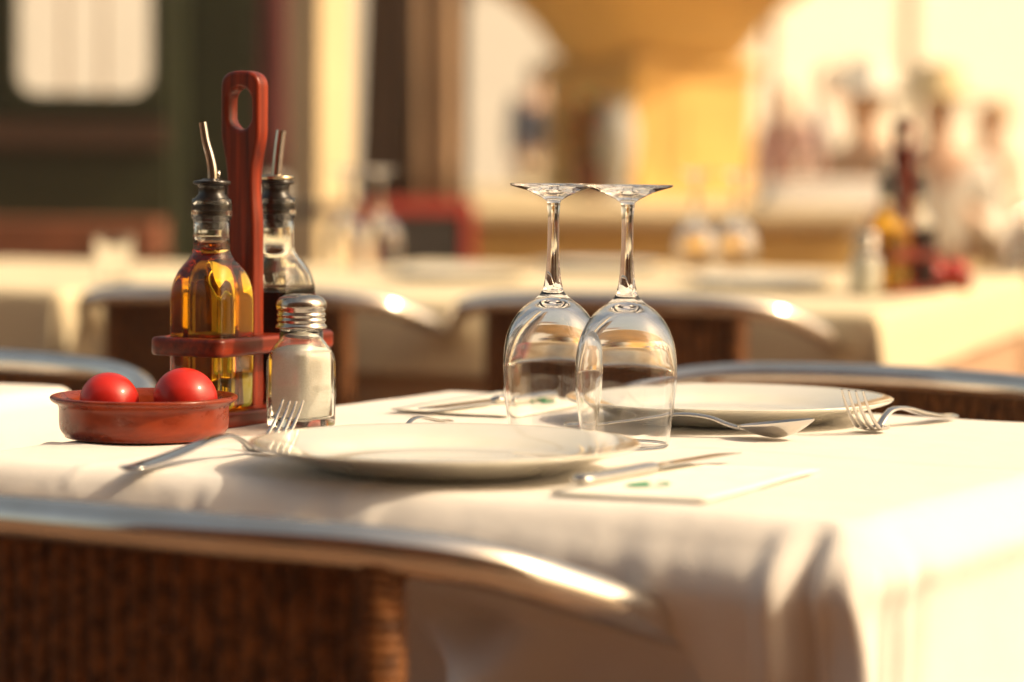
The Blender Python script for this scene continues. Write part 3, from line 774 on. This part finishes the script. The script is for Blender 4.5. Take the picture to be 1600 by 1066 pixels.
for s, B, lab in ((-1, B1, 'blurred olive oil bottle in the cruet stand on the table behind'), (1, B2, 'blurred vinegar bottle in the cruet stand on the table behind')):
    c = copy_tree(B); c.location = bc + bL * (s * 0.0445) + Vector((0, 0, 0.0135)); c.rotation_euler = (0, 0, -bA); c['label'] = lab
p = at(1352, 466); c = copy_tree(shk); c.location = (p.x, p.y, TZ + 0.001); c['label'] = 'blurred glass salt shaker left of the cruet stand on the table behind'
p = at(1474, 455); c = dish.copy(); C.objects.link(c); c.location = (p.x, p.y, TZ + 0.001); c.scale = (0.72, 0.72, 0.9); c['label'] = 'blurred terracotta dish right of the cruet stand on the table behind'
for dx, lab in ((-0.020, 'blurred red tomato, left in the dish on the table behind'), (0.022, 'blurred red tomato, right in the dish on the table behind')):
    c = bpy.data.objects['tomato'].copy(); C.objects.link(c); c.location = (p.x + dx, p.y + dx * 0.6, TZ + 0.030); tag(c, lab, 'tomato', 'tomatoes on the table behind')
for px, py, lab in ((720, 440, 'blurred white plate on the table behind, left of the wine glass stems'), (1190, 452, 'blurred white plate on the table behind, left of the second cruet stand'), (940, 425, 'blurred white plate on the table behind, beyond the wine glass stems')):
    p = at(px, py); c = plate_near.copy(); C.objects.link(c); c.location = (p.x, p.y, TZ + 0.001); tag(c, lab, 'plate', 'plates on the long table behind')

# ------------------------------------------------------------------ background
def stucco(name, c, k=0.85, sc=3.0, rough=0.85): return vary(mat(name, c, rough), tuple(x * k for x in c), c, sc, 5)
MB = {}
MB['green'] = stucco('dark_green_paint', (0.028, 0.034, 0.013), 0.7, 2.0, 0.45)
MB['brown'] = stucco('brown_trim', (0.075, 0.038, 0.022), 0.7, 2.0, 0.5)
MB['brick'] = stucco('rusty_counter', (0.26, 0.085, 0.035), 0.6, 6.0)
MB['dark'] = stucco('dark_panel', (0.012, 0.006, 0.004), 0.7)
MB['plum'] = stucco('plum_fabric', (0.20, 0.05, 0.05), 0.7)
MB['cream'] = stucco('cream_stone', (0.74, 0.60, 0.36))
MB['brownfab'] = stucco('brown_curtain', (0.065, 0.030, 0.014), 0.7)
MB['tanfab'] = stucco('tan_curtain', (0.40, 0.26, 0.15), 0.8)
MB['stone'] = stucco('golden_sandstone', (0.74, 0.47, 0.14), 0.8, 2.5)
MB['pale'] = stucco('pale_render', (0.44, 0.43, 0.40), 0.9)
MB['red'] = stucco('red_paint', (0.30, 0.022, 0.010), 0.7)

# green kiosk, seen through its rounded windows
KD = 9.0
def kx(px): return (px - 800) / FPX * KD
def kz(py): return CAMZ + (246 - py) / FPX * KD
kiosk = empty('green_kiosk', (0, KD, 0), 0, 'dark green kiosk with a rounded bright window at the upper left', 'kiosk')
def wall_with_holes(name, x0, x1, z0, z1, holes, th, m, par, y):
    loops = [[(x0, z0), (x1, z0), (x1, z1), (x0, z1)]] + [rrect(a, c, b_, d, 0.07)[::-1] for a, b_, c, d in holes]
    o = plate_curve(name, loops, th, 0.004, m, par); o.rotation_euler = (PI / 2, 0, 0); o.location = (0, y, 0); return o
hx0, hx1 = kx(28), kx(240)
holes = [(hx0 - 0.62 * k, hx1 - 0.62 * k, kz(152), kz(-120)) for k in (0, 1, 2)]
wall_with_holes('front_wall', kx(-1300), kx(268), 0, 2.6, holes, 0.06, MB['green'], kiosk, 0)
wall_with_holes('rear_wall', kx(-1300), kx(268), 0, 2.6, [(holes[2][0] - 0.5, holes[0][1] + 0.10, holes[0][2] - 0.08, holes[0][3] + 0.1)], 0.06, MB['green'], kiosk, 1.0)
bm = bmesh.new(); add_box(bm, ((kx(-1300) + kx(268)) / 2, 0.5, 2.64), (kx(268) - kx(-1300) + 0.3, 1.5, 0.08), bev=0.01); obj('roof', bm, MB['brown'], kiosk, smooth=False)
bm = bmesh.new(); add_box(bm, (kx(264), 0.5, 1.3), (0.05, 0.93, 2.59)); obj('side_wall', bm, MB['green'], kiosk, smooth=False)
for a, b_, c, d in holes:
    fr = plate_curve('window_frame', [rrect(a - 0.035, c - 0.035, b_ + 0.035, d + 0.035, 0.09), rrect(a + 0.006, c + 0.006, b_ - 0.006, d - 0.006, 0.065)[::-1]], 0.03, 0.004, MB['green'], kiosk)
    fr.rotation_euler = (PI / 2, 0, 0); fr.location = (0, -0.046, 0)
    bm = bmesh.new()
    for q in (0.36, 0.64): add_box(bm, (a + (b_ - a) * q, (c + d) / 2, 0), (0.012, d - c, 0.012))
    obj('glazing_bar', bm, MB['tanfab'], fr, smooth=False)
for z, h, m, nm in ((kz(212), 0.085, 'brown', 'trim_band'), (kz(168), 0.02, 'green', 'moulding'), (kz(372), 0.115, 'brick', 'counter')):
    bm = bmesh.new(); w_ = kx(262) - kx(-1300); add_box(bm, ((kx(262) + kx(-1300)) / 2, -0.05 - (0.14 if nm == 'counter' else 0), z), (w_, 0.036 + (0.28 if nm == 'counter' else 0), h), bev=0.004); obj(nm, bm, MB[m], kiosk, smooth=False)
# dark door leaf and plum banner between kiosk and pillar
def slab(name, px0, px1, z0, z1, D, th, m, label, cat, folds=0.0, slant=0.0):
    x0, x1 = (px0 - 800) / FPX * D, (px1 - 800) / FPX * D
    bm = bmesh.new(); nx = 60; nz = 14; G = []
    for sd in (0, 1):
        g = []
        for i in range(nx + 1):
            row = []
            for j in range(nz + 1):
                s, t = i / nx, j / nz
                x = x0 + (x1 - x0) * s + slant * t * 1.0; z = z0 + (z1 - z0) * t
                y = D + sd * th + folds * math.sin(s * (x1 - x0) * 70 + 0.8 * math.sin(t * 3)) + folds * 0.5 * noise.noise(Vector((s * 8, t * 2, px0)))
                row.append(bm.verts.new((x, y, z)))
            g.append(row)
        G.append(g)
    for g in G:
        for i in range(nx):
            for j in range(nz): bm.faces.new((g[i][j], g[i + 1][j], g[i + 1][j + 1], g[i][j + 1]))
    for i in range(nx):
        for j in (0, nz): bm.faces.new((G[0][i][j], G[0][i + 1][j], G[1][i + 1][j], G[1][i][j]))
    for j in range(nz):
        for i in (0, nx): bm.faces.new((G[0][i][j], G[0][i][j + 1], G[1][i][j + 1], G[1][i][j]))
    o = obj(name, bm, m); return tag(o, label, cat)
def doorleaf(D):
    t = empty('kiosk_door', (0, 0, 0), 0, 'dark brown panelled door right of the green kiosk, behind the cruet handle', 'door')
    x0, x1 = (262 - 800) / FPX * D, (415 - 800) / FPX * D
    bm = bmesh.new(); add_box(bm, ((x0 + x1) / 2, D + 0.03, 1.25), (x1 - x0, 0.05, 2.5), bev=0.004); lf = obj('door_leaf', bm, MB['dark'], t, smooth=False)
    for zz, hh in ((0.45, 0.6), (1.22, 0.65), (2.0, 0.6)):
        bm = bmesh.new(); add_box(bm, ((x0 + x1) / 2 + 0.02, D - 0.003, zz), ((x1 - x0) * 0.62, 0.016, hh), bev=0.006); obj('door_panel', bm, MB['green'] if zz < 2.2 else MB['dark'], lf, smooth=False)
doorleaf(9.3)
slab('banner', 405, 462, 0.9, 2.3, 9.1, 0.006, MB['plum'], 'plum red fabric banner hanging between the dark door and the cream pillar', 'banner', 0.012)
# pillar
PDt = 7.6
def ppx(px, D=PDt): return (px - 800) / FPX * D
pil = empty('stone_pillar', (ppx(498), PDt, 0), 0, 'square cream pillar, right face sunlit, behind the near cruet set', 'pillar')
for nm, w, z0, z1 in (('shaft', 0.124, 0.84, 3.2), ('plinth', 0.150, 0.0, 0.80), ('collar_moulding', 0.138, 0.803, 0.837)):
    bm = bmesh.new(); add_box(bm, (0.0, 0, (z0 + z1) / 2), (w, w, z1 - z0), rz=R(-43), bev=0.003)
    obj(nm, bm, MB['cream'] if nm != 'collar_moulding' else MB['brown'], pil, smooth=False)
slab('curtain', 556, 632, 0.78, 3.2, 9.6, 0.01, MB['brownfab'], 'dark brown curtain hanging right of the cream pillar', 'curtain', 0.02, 0.08)
slab('curtain', 622, 716, 0.78, 3.2, 9.75, 0.01, MB['tanfab'], 'tan curtain hanging between the brown curtain and the pale gap', 'curtain', 0.02, 0.0)
bm = bmesh.new(); add_tube(bm, [(ppx(440, 9.68), 9.68, 3.22), (ppx(740, 9.68), 9.68, 3.22)], 0.02, 10); add_tube(bm, [(ppx(721, 9.68), 9.68, 0), (ppx(721, 9.68), 9.68, 3.22)], 0.018, 10)
tag(obj('curtain_rail', bm, MB['brown']), 'brown rail and thin post that carry the two curtains', 'curtain rail')
# pale house added so the kiosk window and gap show bright, front turned sunward
hang = math.atan2(21, 10)
hb = empty('far_house', (-9, 34, 0), hang, 'long pale sunlit house added far behind to brighten the kiosk window and the gap left of the fountain', 'house')
bm = bmesh.new(); add_box(bm, (11.6, 3.0, 5), (23.2, 6, 10)); obj('wall', bm, MB['pale'], hb, smooth=False)
bm = bmesh.new(); add_box(bm, (11.6, 2.9, 10.1), (24, 6.9, 0.2)); obj('roof', bm, MB['brick'], hb, smooth=False)
for i in range(9):
    for j in range(2):
        bm = bmesh.new(); add_box(bm, (1.6 + 2.5 * i, -0.01, 4.9 + 3.0 * j), (0.9, 0.08, 1.5)); wn = obj('window', bm, MB['brown'], hb, smooth=False)
        bm = bmesh.new(); add_box(bm, (1.6 + 2.5 * i, -0.08, 4.08 + 3.0 * j), (1.1, 0.2, 0.1)); obj('sill', bm, MB['pale'], wn, smooth=False)

# white wall added to stand in for the overexposed sky at right, turned sunward
MB['white'] = stucco('white_render', (0.78, 0.74, 0.62), 0.93)
hw_ = empty('glare_backdrop', (1.75, 29.2, 0), math.atan2(0.8, 0.6), 'added white wall in full sun, standing in for the glaring sky of the right background', 'wall')
bm = bmesh.new(); add_box(bm, (9, 0.3, 2.1), (18, 0.6, 4.2)); obj('masonry', bm, MB['white'], hw_, smooth=False)
bm = bmesh.new(); add_box(bm, (9, 0.3, 4.25), (18.3, 0.8, 0.1)); obj('coping', bm, MB['cream'], hw_, smooth=False)
for i in range(5):
    bm = bmesh.new(); add_box(bm, (0.6 + 4.2 * i, -0.08, 2.05), (0.5, 0.16, 4.1)); obj('buttress', bm, MB['white'], hw_, smooth=False)

# fountain: raised stone platform, square pedestal turned on its corner, great bowl
FD = 14.2
def fx(px, D=FD): return (px - 800) / FPX * D
fo = empty('stone_fountain', (fx(1010), FD, 0), 0, 'large golden sandstone fountain, bowl on a square pedestal, glowing behind the wine glasses', 'fountain')
rzp = R(36); K = FD / 13.0
bm = bmesh.new(); add_box(bm, (0.0, 0, 1.07), (0.67 * K, 0.67 * K, 0.58), rz=rzp, bev=0.01)
pdst = obj('pedestal', bm, MB['stone'], fo, smooth=False)
bm = bmesh.new()
for w, z0, z1 in ((0.70, 1.362, 1.39), (0.74, 1.392, 1.43), (0.69, 1.432, 1.46)): add_box(bm, (0, 0, (z0 + z1) / 2), (w * K, w * K, z1 - z0), rz=rzp, bev=0.008)
obj('cornice', bm, MB['stone'], fo, smooth=False)
for k in (2, 3):
    bm = bmesh.new()
    a = rzp + k * PI / 2
    n_ = Vector((math.cos(a), math.sin(a), 0))
    add_box(bm, n_ * 0.341 * K + Vector((0, 0, 1.09)), (0.012, 0.40, 0.42), rz=a, bev=0.004)
    add_box(bm, n_ * 0.350 * K + Vector((0, 0, 1.11)), (0.014, 0.20, 0.28), rz=a, bev=0.006)
    obj('carved_panel', bm, MB['stone'], pdst, smooth=False)
bm = bmesh.new()
add_lathe(bm, spl([(0, 1.462), (0.40, 1.462), (0.45, 1.475), (0.49, 1.51), (0.55, 1.60), (0.66, 1.71), (0.84, 1.84), (1.10, 2.02), (1.34, 2.24), (1.46, 2.40), (1.50, 2.47), (1.46, 2.51), (1.38, 2.47), (1.0, 2.28), (0.5, 2.1), (0, 2.05)], 5), 72)
obj('bowl', bm, MB['stone'], fo)
bm = bmesh.new(); add_box(bm, (0.325 - fx(1010), 10.4 + 4.6 - FD, 0.36), (1.85, 9.2, 0.72), bev=0.01); obj('platform', bm, MB['stone'], fo, smooth=False)
bm = bmesh.new(); add_box(bm, (0.325 - fx(1010), 10.4 + 4.6 - FD, 0.752), (1.95, 9.3, 0.06), bev=0.02); obj('paving_slab', bm, MB['cream'], fo, smooth=False)
def potted(loc, label):
    t = empty('flower_pot', loc, 0, label, 'flower pot')
    bm = bmesh.new(); add_lathe(bm, [(0, 0), (0.055, 0), (0.085, 0.15), (0.095, 0.155), (0.095, 0.18), (0.08, 0.18), (0.075, 0.15), (0, 0.15)], 32); obj('pot', bm, MB['brick'], t, angle=40)
    rnd = random.Random(5); bm = bmesh.new(); fl = bmesh.new()
    for i in range(420):
        a = rnd.random() * 2 * PI; e = rnd.random() ** 0.5; zz = 0.16 + 0.30 * rnd.random(); rr = 0.115 * e * (1 - abs(zz - 0.32) / 0.24 * 0.5)
        m = Matrix.Translation((rr * math.cos(a), rr * math.sin(a), zz)) @ Euler((rnd.random() * 3, rnd.random() * 3, a)).to_matrix().to_4x4()
        if i % 3: bmesh.ops.create_circle(bm, cap_ends=True, radius=0.020, segments=5, matrix=m)
        else: bmesh.ops.create_circle(fl, cap_ends=True, radius=0.024, segments=6, matrix=m)
    obj('leaves', bm, mat('pot_leaves', (0.10, 0.13, 0.03), 0.6), t, smooth=False); obj('blossom', fl, mat('orange_blossom', (0.65, 0.16, 0.02), 0.6), t, smooth=False)
potted((fx(918, 12.6), 12.6, 0.783), 'pot of orange flowers on the fountain platform before the shaded pedestal face')
bm = bmesh.new(); add_lathe(bm, spl([(0, 0), (0.06, 0), (0.05, 0.03), (0.035, 0.06), (0.06, 0.12), (0.085, 0.24), (0.08, 0.34), (0.055, 0.40), (0.075, 0.44), (0.06, 0.43), (0.04, 0.39), (0, 0.38)], 4), 40)
o = obj('stone_urn', bm, MB['pale']); o.location = (fx(962, 12.5), 12.5, 0.783); tag(o, 'pale stone urn on the fountain platform right of the orange flowers', 'urn')

t = empty('folded_cloths', ((1280 - 800) / FPX * 10.75, 10.75, 0.784), R(6), 'soft pile of folded white tablecloths on the fountain platform, under the pink and white figures', 'cloth pile')
for k in range(4):
    bm = bmesh.new(); add_box(bm, (0.01 * math.sin(k * 2.1), 0, 0.0135 + 0.027 * k), (0.50 - 0.035 * k, 0.36 - 0.03 * k, 0.0262), rz=0.05 * math.sin(k * 3), bev=0.012)
    for v in bm.verts: v.co.z += 0.004 * noise.noise(v.co * 9)
    obj('folded_cloth', bm, MT['cloth'], t)

# red framed chair in front of the platform
def red_chair(loc, rz, label):
    t = empty('red_chair', loc, rz, label, 'chair')
    bm = bmesh.new()
    add_box(bm, (0, 0, 0.66), (0.33, 0.02, 0.32), bev=0.005); obj('back_panel', bm, MB['dark'], t, smooth=False)
    for s in (-1, 1):
        bm = bmesh.new(); add_box(bm, (s * 0.19, 0, 0.43), (0.045, 0.045, 0.86), bev=0.006); obj('rear_post', bm, MB['red'], t, smooth=False)
        bm = bmesh.new(); add_box(bm, (s * 0.19, 0.40, 0.225), (0.045, 0.045, 0.45), bev=0.006); obj('front_leg', bm, MB['red'], t, smooth=False)
    bm = bmesh.new(); add_box(bm, (0, 0, 0.845), (0.331, 0.045, 0.05), bev=0.006); obj('top_rail', bm, MB['red'], t, smooth=False)
    bm = bmesh.new(); add_box(bm, (0, 0.21, 0.462), (0.43, 0.45, 0.022), bev=0.004); obj('seat', bm, MB['red'], t, smooth=False)
    return t
c = red_chair(((650 - 800) / FPX * 8.9, 8.9, 0), R(24), 'red framed chair with dark back in front of the fountain platform, right of the pillar'); c.scale = (0.9, 0.9, 0.96)

# unseen cafe front behind the camera, added to block sky and bounce warm light
MB['ochre'] = stucco('ochre_render', (0.20, 0.070, 0.028), 0.85)
cf = empty('sky_block_front', (-1.5, -5.5, 0), 0, 'unseen ochre cafe front behind the camera, added to block sky and warm the fill light', 'building')
bm = bmesh.new(); add_box(bm, (0, -0.5, 5.0), (26, 1, 10.0)); obj('wall', bm, MB['ochre'], cf, smooth=False)
for i in range(5):
    bm = bmesh.new(); add_box(bm, (-7 + 3.5 * i, 0.02, 1.25), (1.3, 0.08, 2.4)); d_ = obj('door', bm, MB['brown'], cf, smooth=False)
    bm = bmesh.new(); add_box(bm, (-7 + 3.5 * i, 0.07, 1.4), (1.0, 0.03, 1.8)); obj('pane', bm, mat('dark_pane', (0.02, 0.018, 0.015), 0.1), d_, smooth=False)

# ------------------------------------------------------------------ people
def skin_mesh(nodes, edges, root=0, sub=1):
    me = bpy.data.meshes.new('tmp'); me.from_pydata([n[0] for n in nodes], edges, [])
    o = bpy.data.objects.new('tmp', me); C.objects.link(o)
    sk = o.modifiers.new('k', 'SKIN'); sb = o.modifiers.new('s', 'SUBSURF'); sb.levels = sub; sb.render_levels = sub
    for i, n in enumerate(nodes):
        v = me.skin_vertices[0].data[i]; r = n[1]
        v.radius = r if isinstance(r, tuple) else (r, r); v.use_root = (i == root)
    bpy.context.view_layer.update()
    m2 = bpy.data.meshes.new_from_object(o.evaluated_get(bpy.context.evaluated_depsgraph_get()))
    bpy.data.objects.remove(o); bpy.data.meshes.remove(me)
    return m2
def person(loc, rz, h, label, skin, top, legs, hair, stride=0.12, arm=0.0, skirt=False, hat=None, seated=False):
    t = empty('person', loc, rz, label, 'person')
    k = h / 1.75
    dz = 0.43 if seated else 0.0
    def V3(x, y, z, low=False): return Vector((x, y, z - (0 if low else dz))) * k
    hip = V3(0, 0, 0.93)
    ks = [(-1, stride), (1, -stride)]
    nodes = [(hip, (0.14 * k, 0.10 * k)), (V3(0, 0, 1.10), (0.135 * k, 0.095 * k)), (V3(0, 0.0, 1.28), (0.165 * k, 0.11 * k)), (V3(0, 0, 1.43), (0.12 * k, 0.08 * k)), (V3(0, 0.005, 1.50), 0.052 * k), (V3(0, 0.015, 1.565), (0.065 * k, 0.075 * k)), (V3(0, 0.02, 1.65), (0.078 * k, 0.095 * k)), (V3(0, 0.01, 1.715), (0.06 * k, 0.075 * k))]
    edges = [(i, i + 1) for i in range(7)]
    limbs = {}
    for s, st in ks:
        b0 = len(nodes)
        if seated:
            nodes += [(V3(s * 0.09, 0.06, 0.50, True), 0.085 * k), (V3(s * 0.12, 0.42, 0.50, True), 0.058 * k), (V3(s * 0.12, 0.43, 0.10, True), 0.038 * k), (V3(s * 0.12, 0.47, 0.045, True), 0.038 * k), (V3(s * 0.13, 0.59, 0.035, True), 0.030 * k)]
        else:
            nodes += [(V3(s * 0.09, 0, 0.86), 0.088 * k), (V3(s * 0.10, 0.03 + st * 0.6, 0.50), 0.058 * k), (V3(s * 0.10, st * 1.2 - 0.02, 0.10), 0.038 * k), (V3(s * 0.105, st * 1.2 + 0.03, 0.045), 0.038 * k), (V3(s * 0.11, st * 1.2 + 0.15, 0.035), 0.030 * k)]
        edges += [(0, b0)] + [(b0 + i, b0 + i + 1) for i in range(4)]; limbs['l%d' % s] = b0
        b0 = len(nodes); sw = -st * 1.0
        nodes += [(V3(s * 0.175, 0, 1.41), 0.056 * k), (V3(s * 0.235, sw * 0.5 - 0.02 + 0.08 * dz, 1.14), 0.042 * k), (V3(s * 0.22 - s * 0.05 * arm, sw + 0.04 + 0.2 * arm + 0.4 * dz, 0.92 + 0.28 * arm + 0.2 * dz), 0.030 * k), (V3(s * 0.21 - s * 0.06 * arm, sw + 0.07 + 0.25 * arm + 0.5 * dz, 0.84 + 0.34 * arm + 0.34 * dz), (0.035 * k, 0.018 * k))]
        edges += [(3, b0)] + [(b0 + i, b0 + i + 1) for i in range(3)]; limbs['a%d' % s] = b0
    body = obj('body', skin_mesh(nodes, edges), skin, t)
    # nose and ears on the same surface are too small here; small face relief
    # shirt
    e = 0.014 * k
    def grow(n): 
        r = n[1]; return (n[0], (r[0] + e, r[1] + e) if isinstance(r, tuple) else r + e)
    sn = [grow(nodes[i]) for i in (0, 1, 2, 3)]; se = [(0, 1), (1, 2), (2, 3)]
    for s in (-1, 1):
        b0 = limbs['a%d' % s]; q = len(sn); sn += [grow(nodes[b0]), grow(nodes[b0 + 1])]; mid = nodes[b0 + 1][0].lerp(nodes[b0 + 2][0], 0.8); sn.append((mid, 0.034 * k + e)); se += [(3, q), (q, q + 1), (q + 1, q + 2)]
    obj('shirt', skin_mesh(sn, se), top, t)
    if skirt:
        bm = bmesh.new(); add_lathe(bm, [(0.125 * k, 1.02 * k), (0.15 * k, 0.94 * k), (0.20 * k, 0.75 * k), (0.25 * k, 0.52 * k), (0.24 * k, 0.52 * k), (0.12 * k, 0.94 * k)], 32, jit=lambda a, z: 0.06 * math.sin(8 * a) * (1 - z)); obj('skirt', bm, legs, t)
    else:
        tn = [grow((V3(0, 0, 0.95), (0.135 * k, 0.10 * k)))]; te = []
        for s in (-1, 1):
            b0 = limbs['l%d' % s]; q = len(tn); tn += [grow(nodes[b0]), grow(nodes[b0 + 1]), grow(nodes[b0 + 2])]; te += [(0, q), (q, q + 1), (q + 1, q + 2)]
        obj('trousers', skin_mesh(tn, te), legs, t)
    hn = [(V3(0, -0.035, 1.58), 0.055 * k), (V3(0, -0.03, 1.66), (0.088 * k, 0.085 * k)), (V3(0, -0.005, 1.735), (0.075 * k, 0.08 * k))]
    obj('hair', skin_mesh(hn, [(0, 1), (1, 2)]), hair, t)
    if hat:
        bm = bmesh.new(); add_lathe(bm, [(0.19 * k, 1.69 * k), (0.10 * k, 1.715 * k), (0.095 * k, 1.80 * k), (0.07 * k, 1.825 * k), (0, 1.83 * k), (0, 1.72 * k), (0.18 * k, 1.68 * k)], 28); obj('hat', bm, hat, t).location.z = -dz * k
    return t
sk1 = mat('skin_tan', (0.60, 0.38, 0.25), 0.55); hr1 = mat('hair_dark', (0.04, 0.02, 0.012), 0.6); hr2 = mat('hair_fair', (0.60, 0.44, 0.24), 0.6); hr3 = mat('hair_grey', (0.5, 0.46, 0.4), 0.6)
def cm(n, c): return stucco(n, c, 0.85, 12)
navy, white, pink, tan, orange, khaki, greenf, greyf, peach = [cm(*a) for a in (('navy_cloth', (0.06, 0.07, 0.11)), ('white_shirt', (0.80, 0.77, 0.68)), ('pink_cloth', (0.72, 0.48, 0.44)), ('tan_cloth', (0.68, 0.54, 0.30)), ('orange_cloth', (0.55, 0.15, 0.03)), ('khaki_cloth', (0.58, 0.50, 0.34)), ('green_cloth', (0.36, 0.50, 0.26)), ('grey_cloth', (0.6, 0.56, 0.5)), ('peach_cloth', (0.62, 0.42, 0.26)))]
def pp(px, D): return ((px - 800) / FPX * D, D, 0)
person(pp(836, 24), R(20), 1.78, 'person in a navy top standing far off, left of the fountain pedestal', sk1, navy, khaki, hr1)
person(pp(1226, 20.0), R(-30), 1.50, 'person in a pink top just right of the fountain', sk1, pink, greyf, hr2, 0.14)
person(pp(1290, 23.0), R(60), 1.76, 'person dressed in white between the pink and green clothed passers-by', sk1, white, white, hr3, 0.22, arm=0.3)
person(pp(1350, 12.0), R(120), 1.74, 'seated person with white hat and peach top right of centre background', sk1, peach, greenf, hr2, 0.0, hat=white, seated=True, arm=0.4)
person(pp(1462, 11.0), R(165), 1.68, 'seated person in a white shirt and straw hat above the blurred cruet stand', sk1, white, tan, hr2, 0.0, arm=0.8, hat=tan, seated=True)
person(pp(1548, 13.4), R(100), 1.70, 'seated person in khaki jacket at the far right of the background', sk1, khaki, khaki, hr2, 0.0, arm=0.5, seated=True)
for px, D, a, lab in ((1350, 12.0, R(120), 'far wicker chair under the person with the white hat'), (1462, 11.0, R(165), 'far wicker chair under the person with the straw hat'), (1548, 13.4, R(100), 'far wicker chair under the person in khaki')):
    q_ = Vector(pp(px, D)) + Vector((math.sin(a), -math.cos(a), 0)) * 0.17
    c = place_chair(copy_tree(chair0), q_.x, q_.y, -a, lab); c['group'] = 'far wicker chairs of the seated guests'
bm = bmesh.new(); add_tube(bm, [((1198 - 800) / FPX * 15, 15, 0), ((1198 - 800) / FPX * 15, 15, 1.62)], 0.022, 12); add_tube(bm, [((1198 - 800) / FPX * 15, 15, 1.62), ((1198 - 800) / FPX * 15, 15, 1.70)], [0.035, 0.012], 12)
tag(obj('bollard', bm, MB['plum']), 'slim dark post standing between the fountain and the person in pink', 'post')

# ------------------------------------------------------------------ air between here and the far side of the square
hz = bpy.data.materials.new('warm_haze'); hz.use_nodes = True; hz.node_tree.nodes.clear()
hv = hz.node_tree.nodes.new('ShaderNodeVolumePrincipled'); ho = hz.node_tree.nodes.new('ShaderNodeOutputMaterial')
hv.inputs['Color'].default_value = (1.0, 0.92, 0.74, 1); hv.inputs['Density'].default_value = HAZE; hv.inputs['Anisotropy'].default_value = 0.55
hz.node_tree.links.new(hv.outputs[0], ho.inputs['Volume'])
bm = bmesh.new(); add_box(bm, (0, 20, 6.5), (90, 90, 15.0)); hb_ = obj('haze', bm, hz, smooth=False); tag(hb_, kind='stuff')
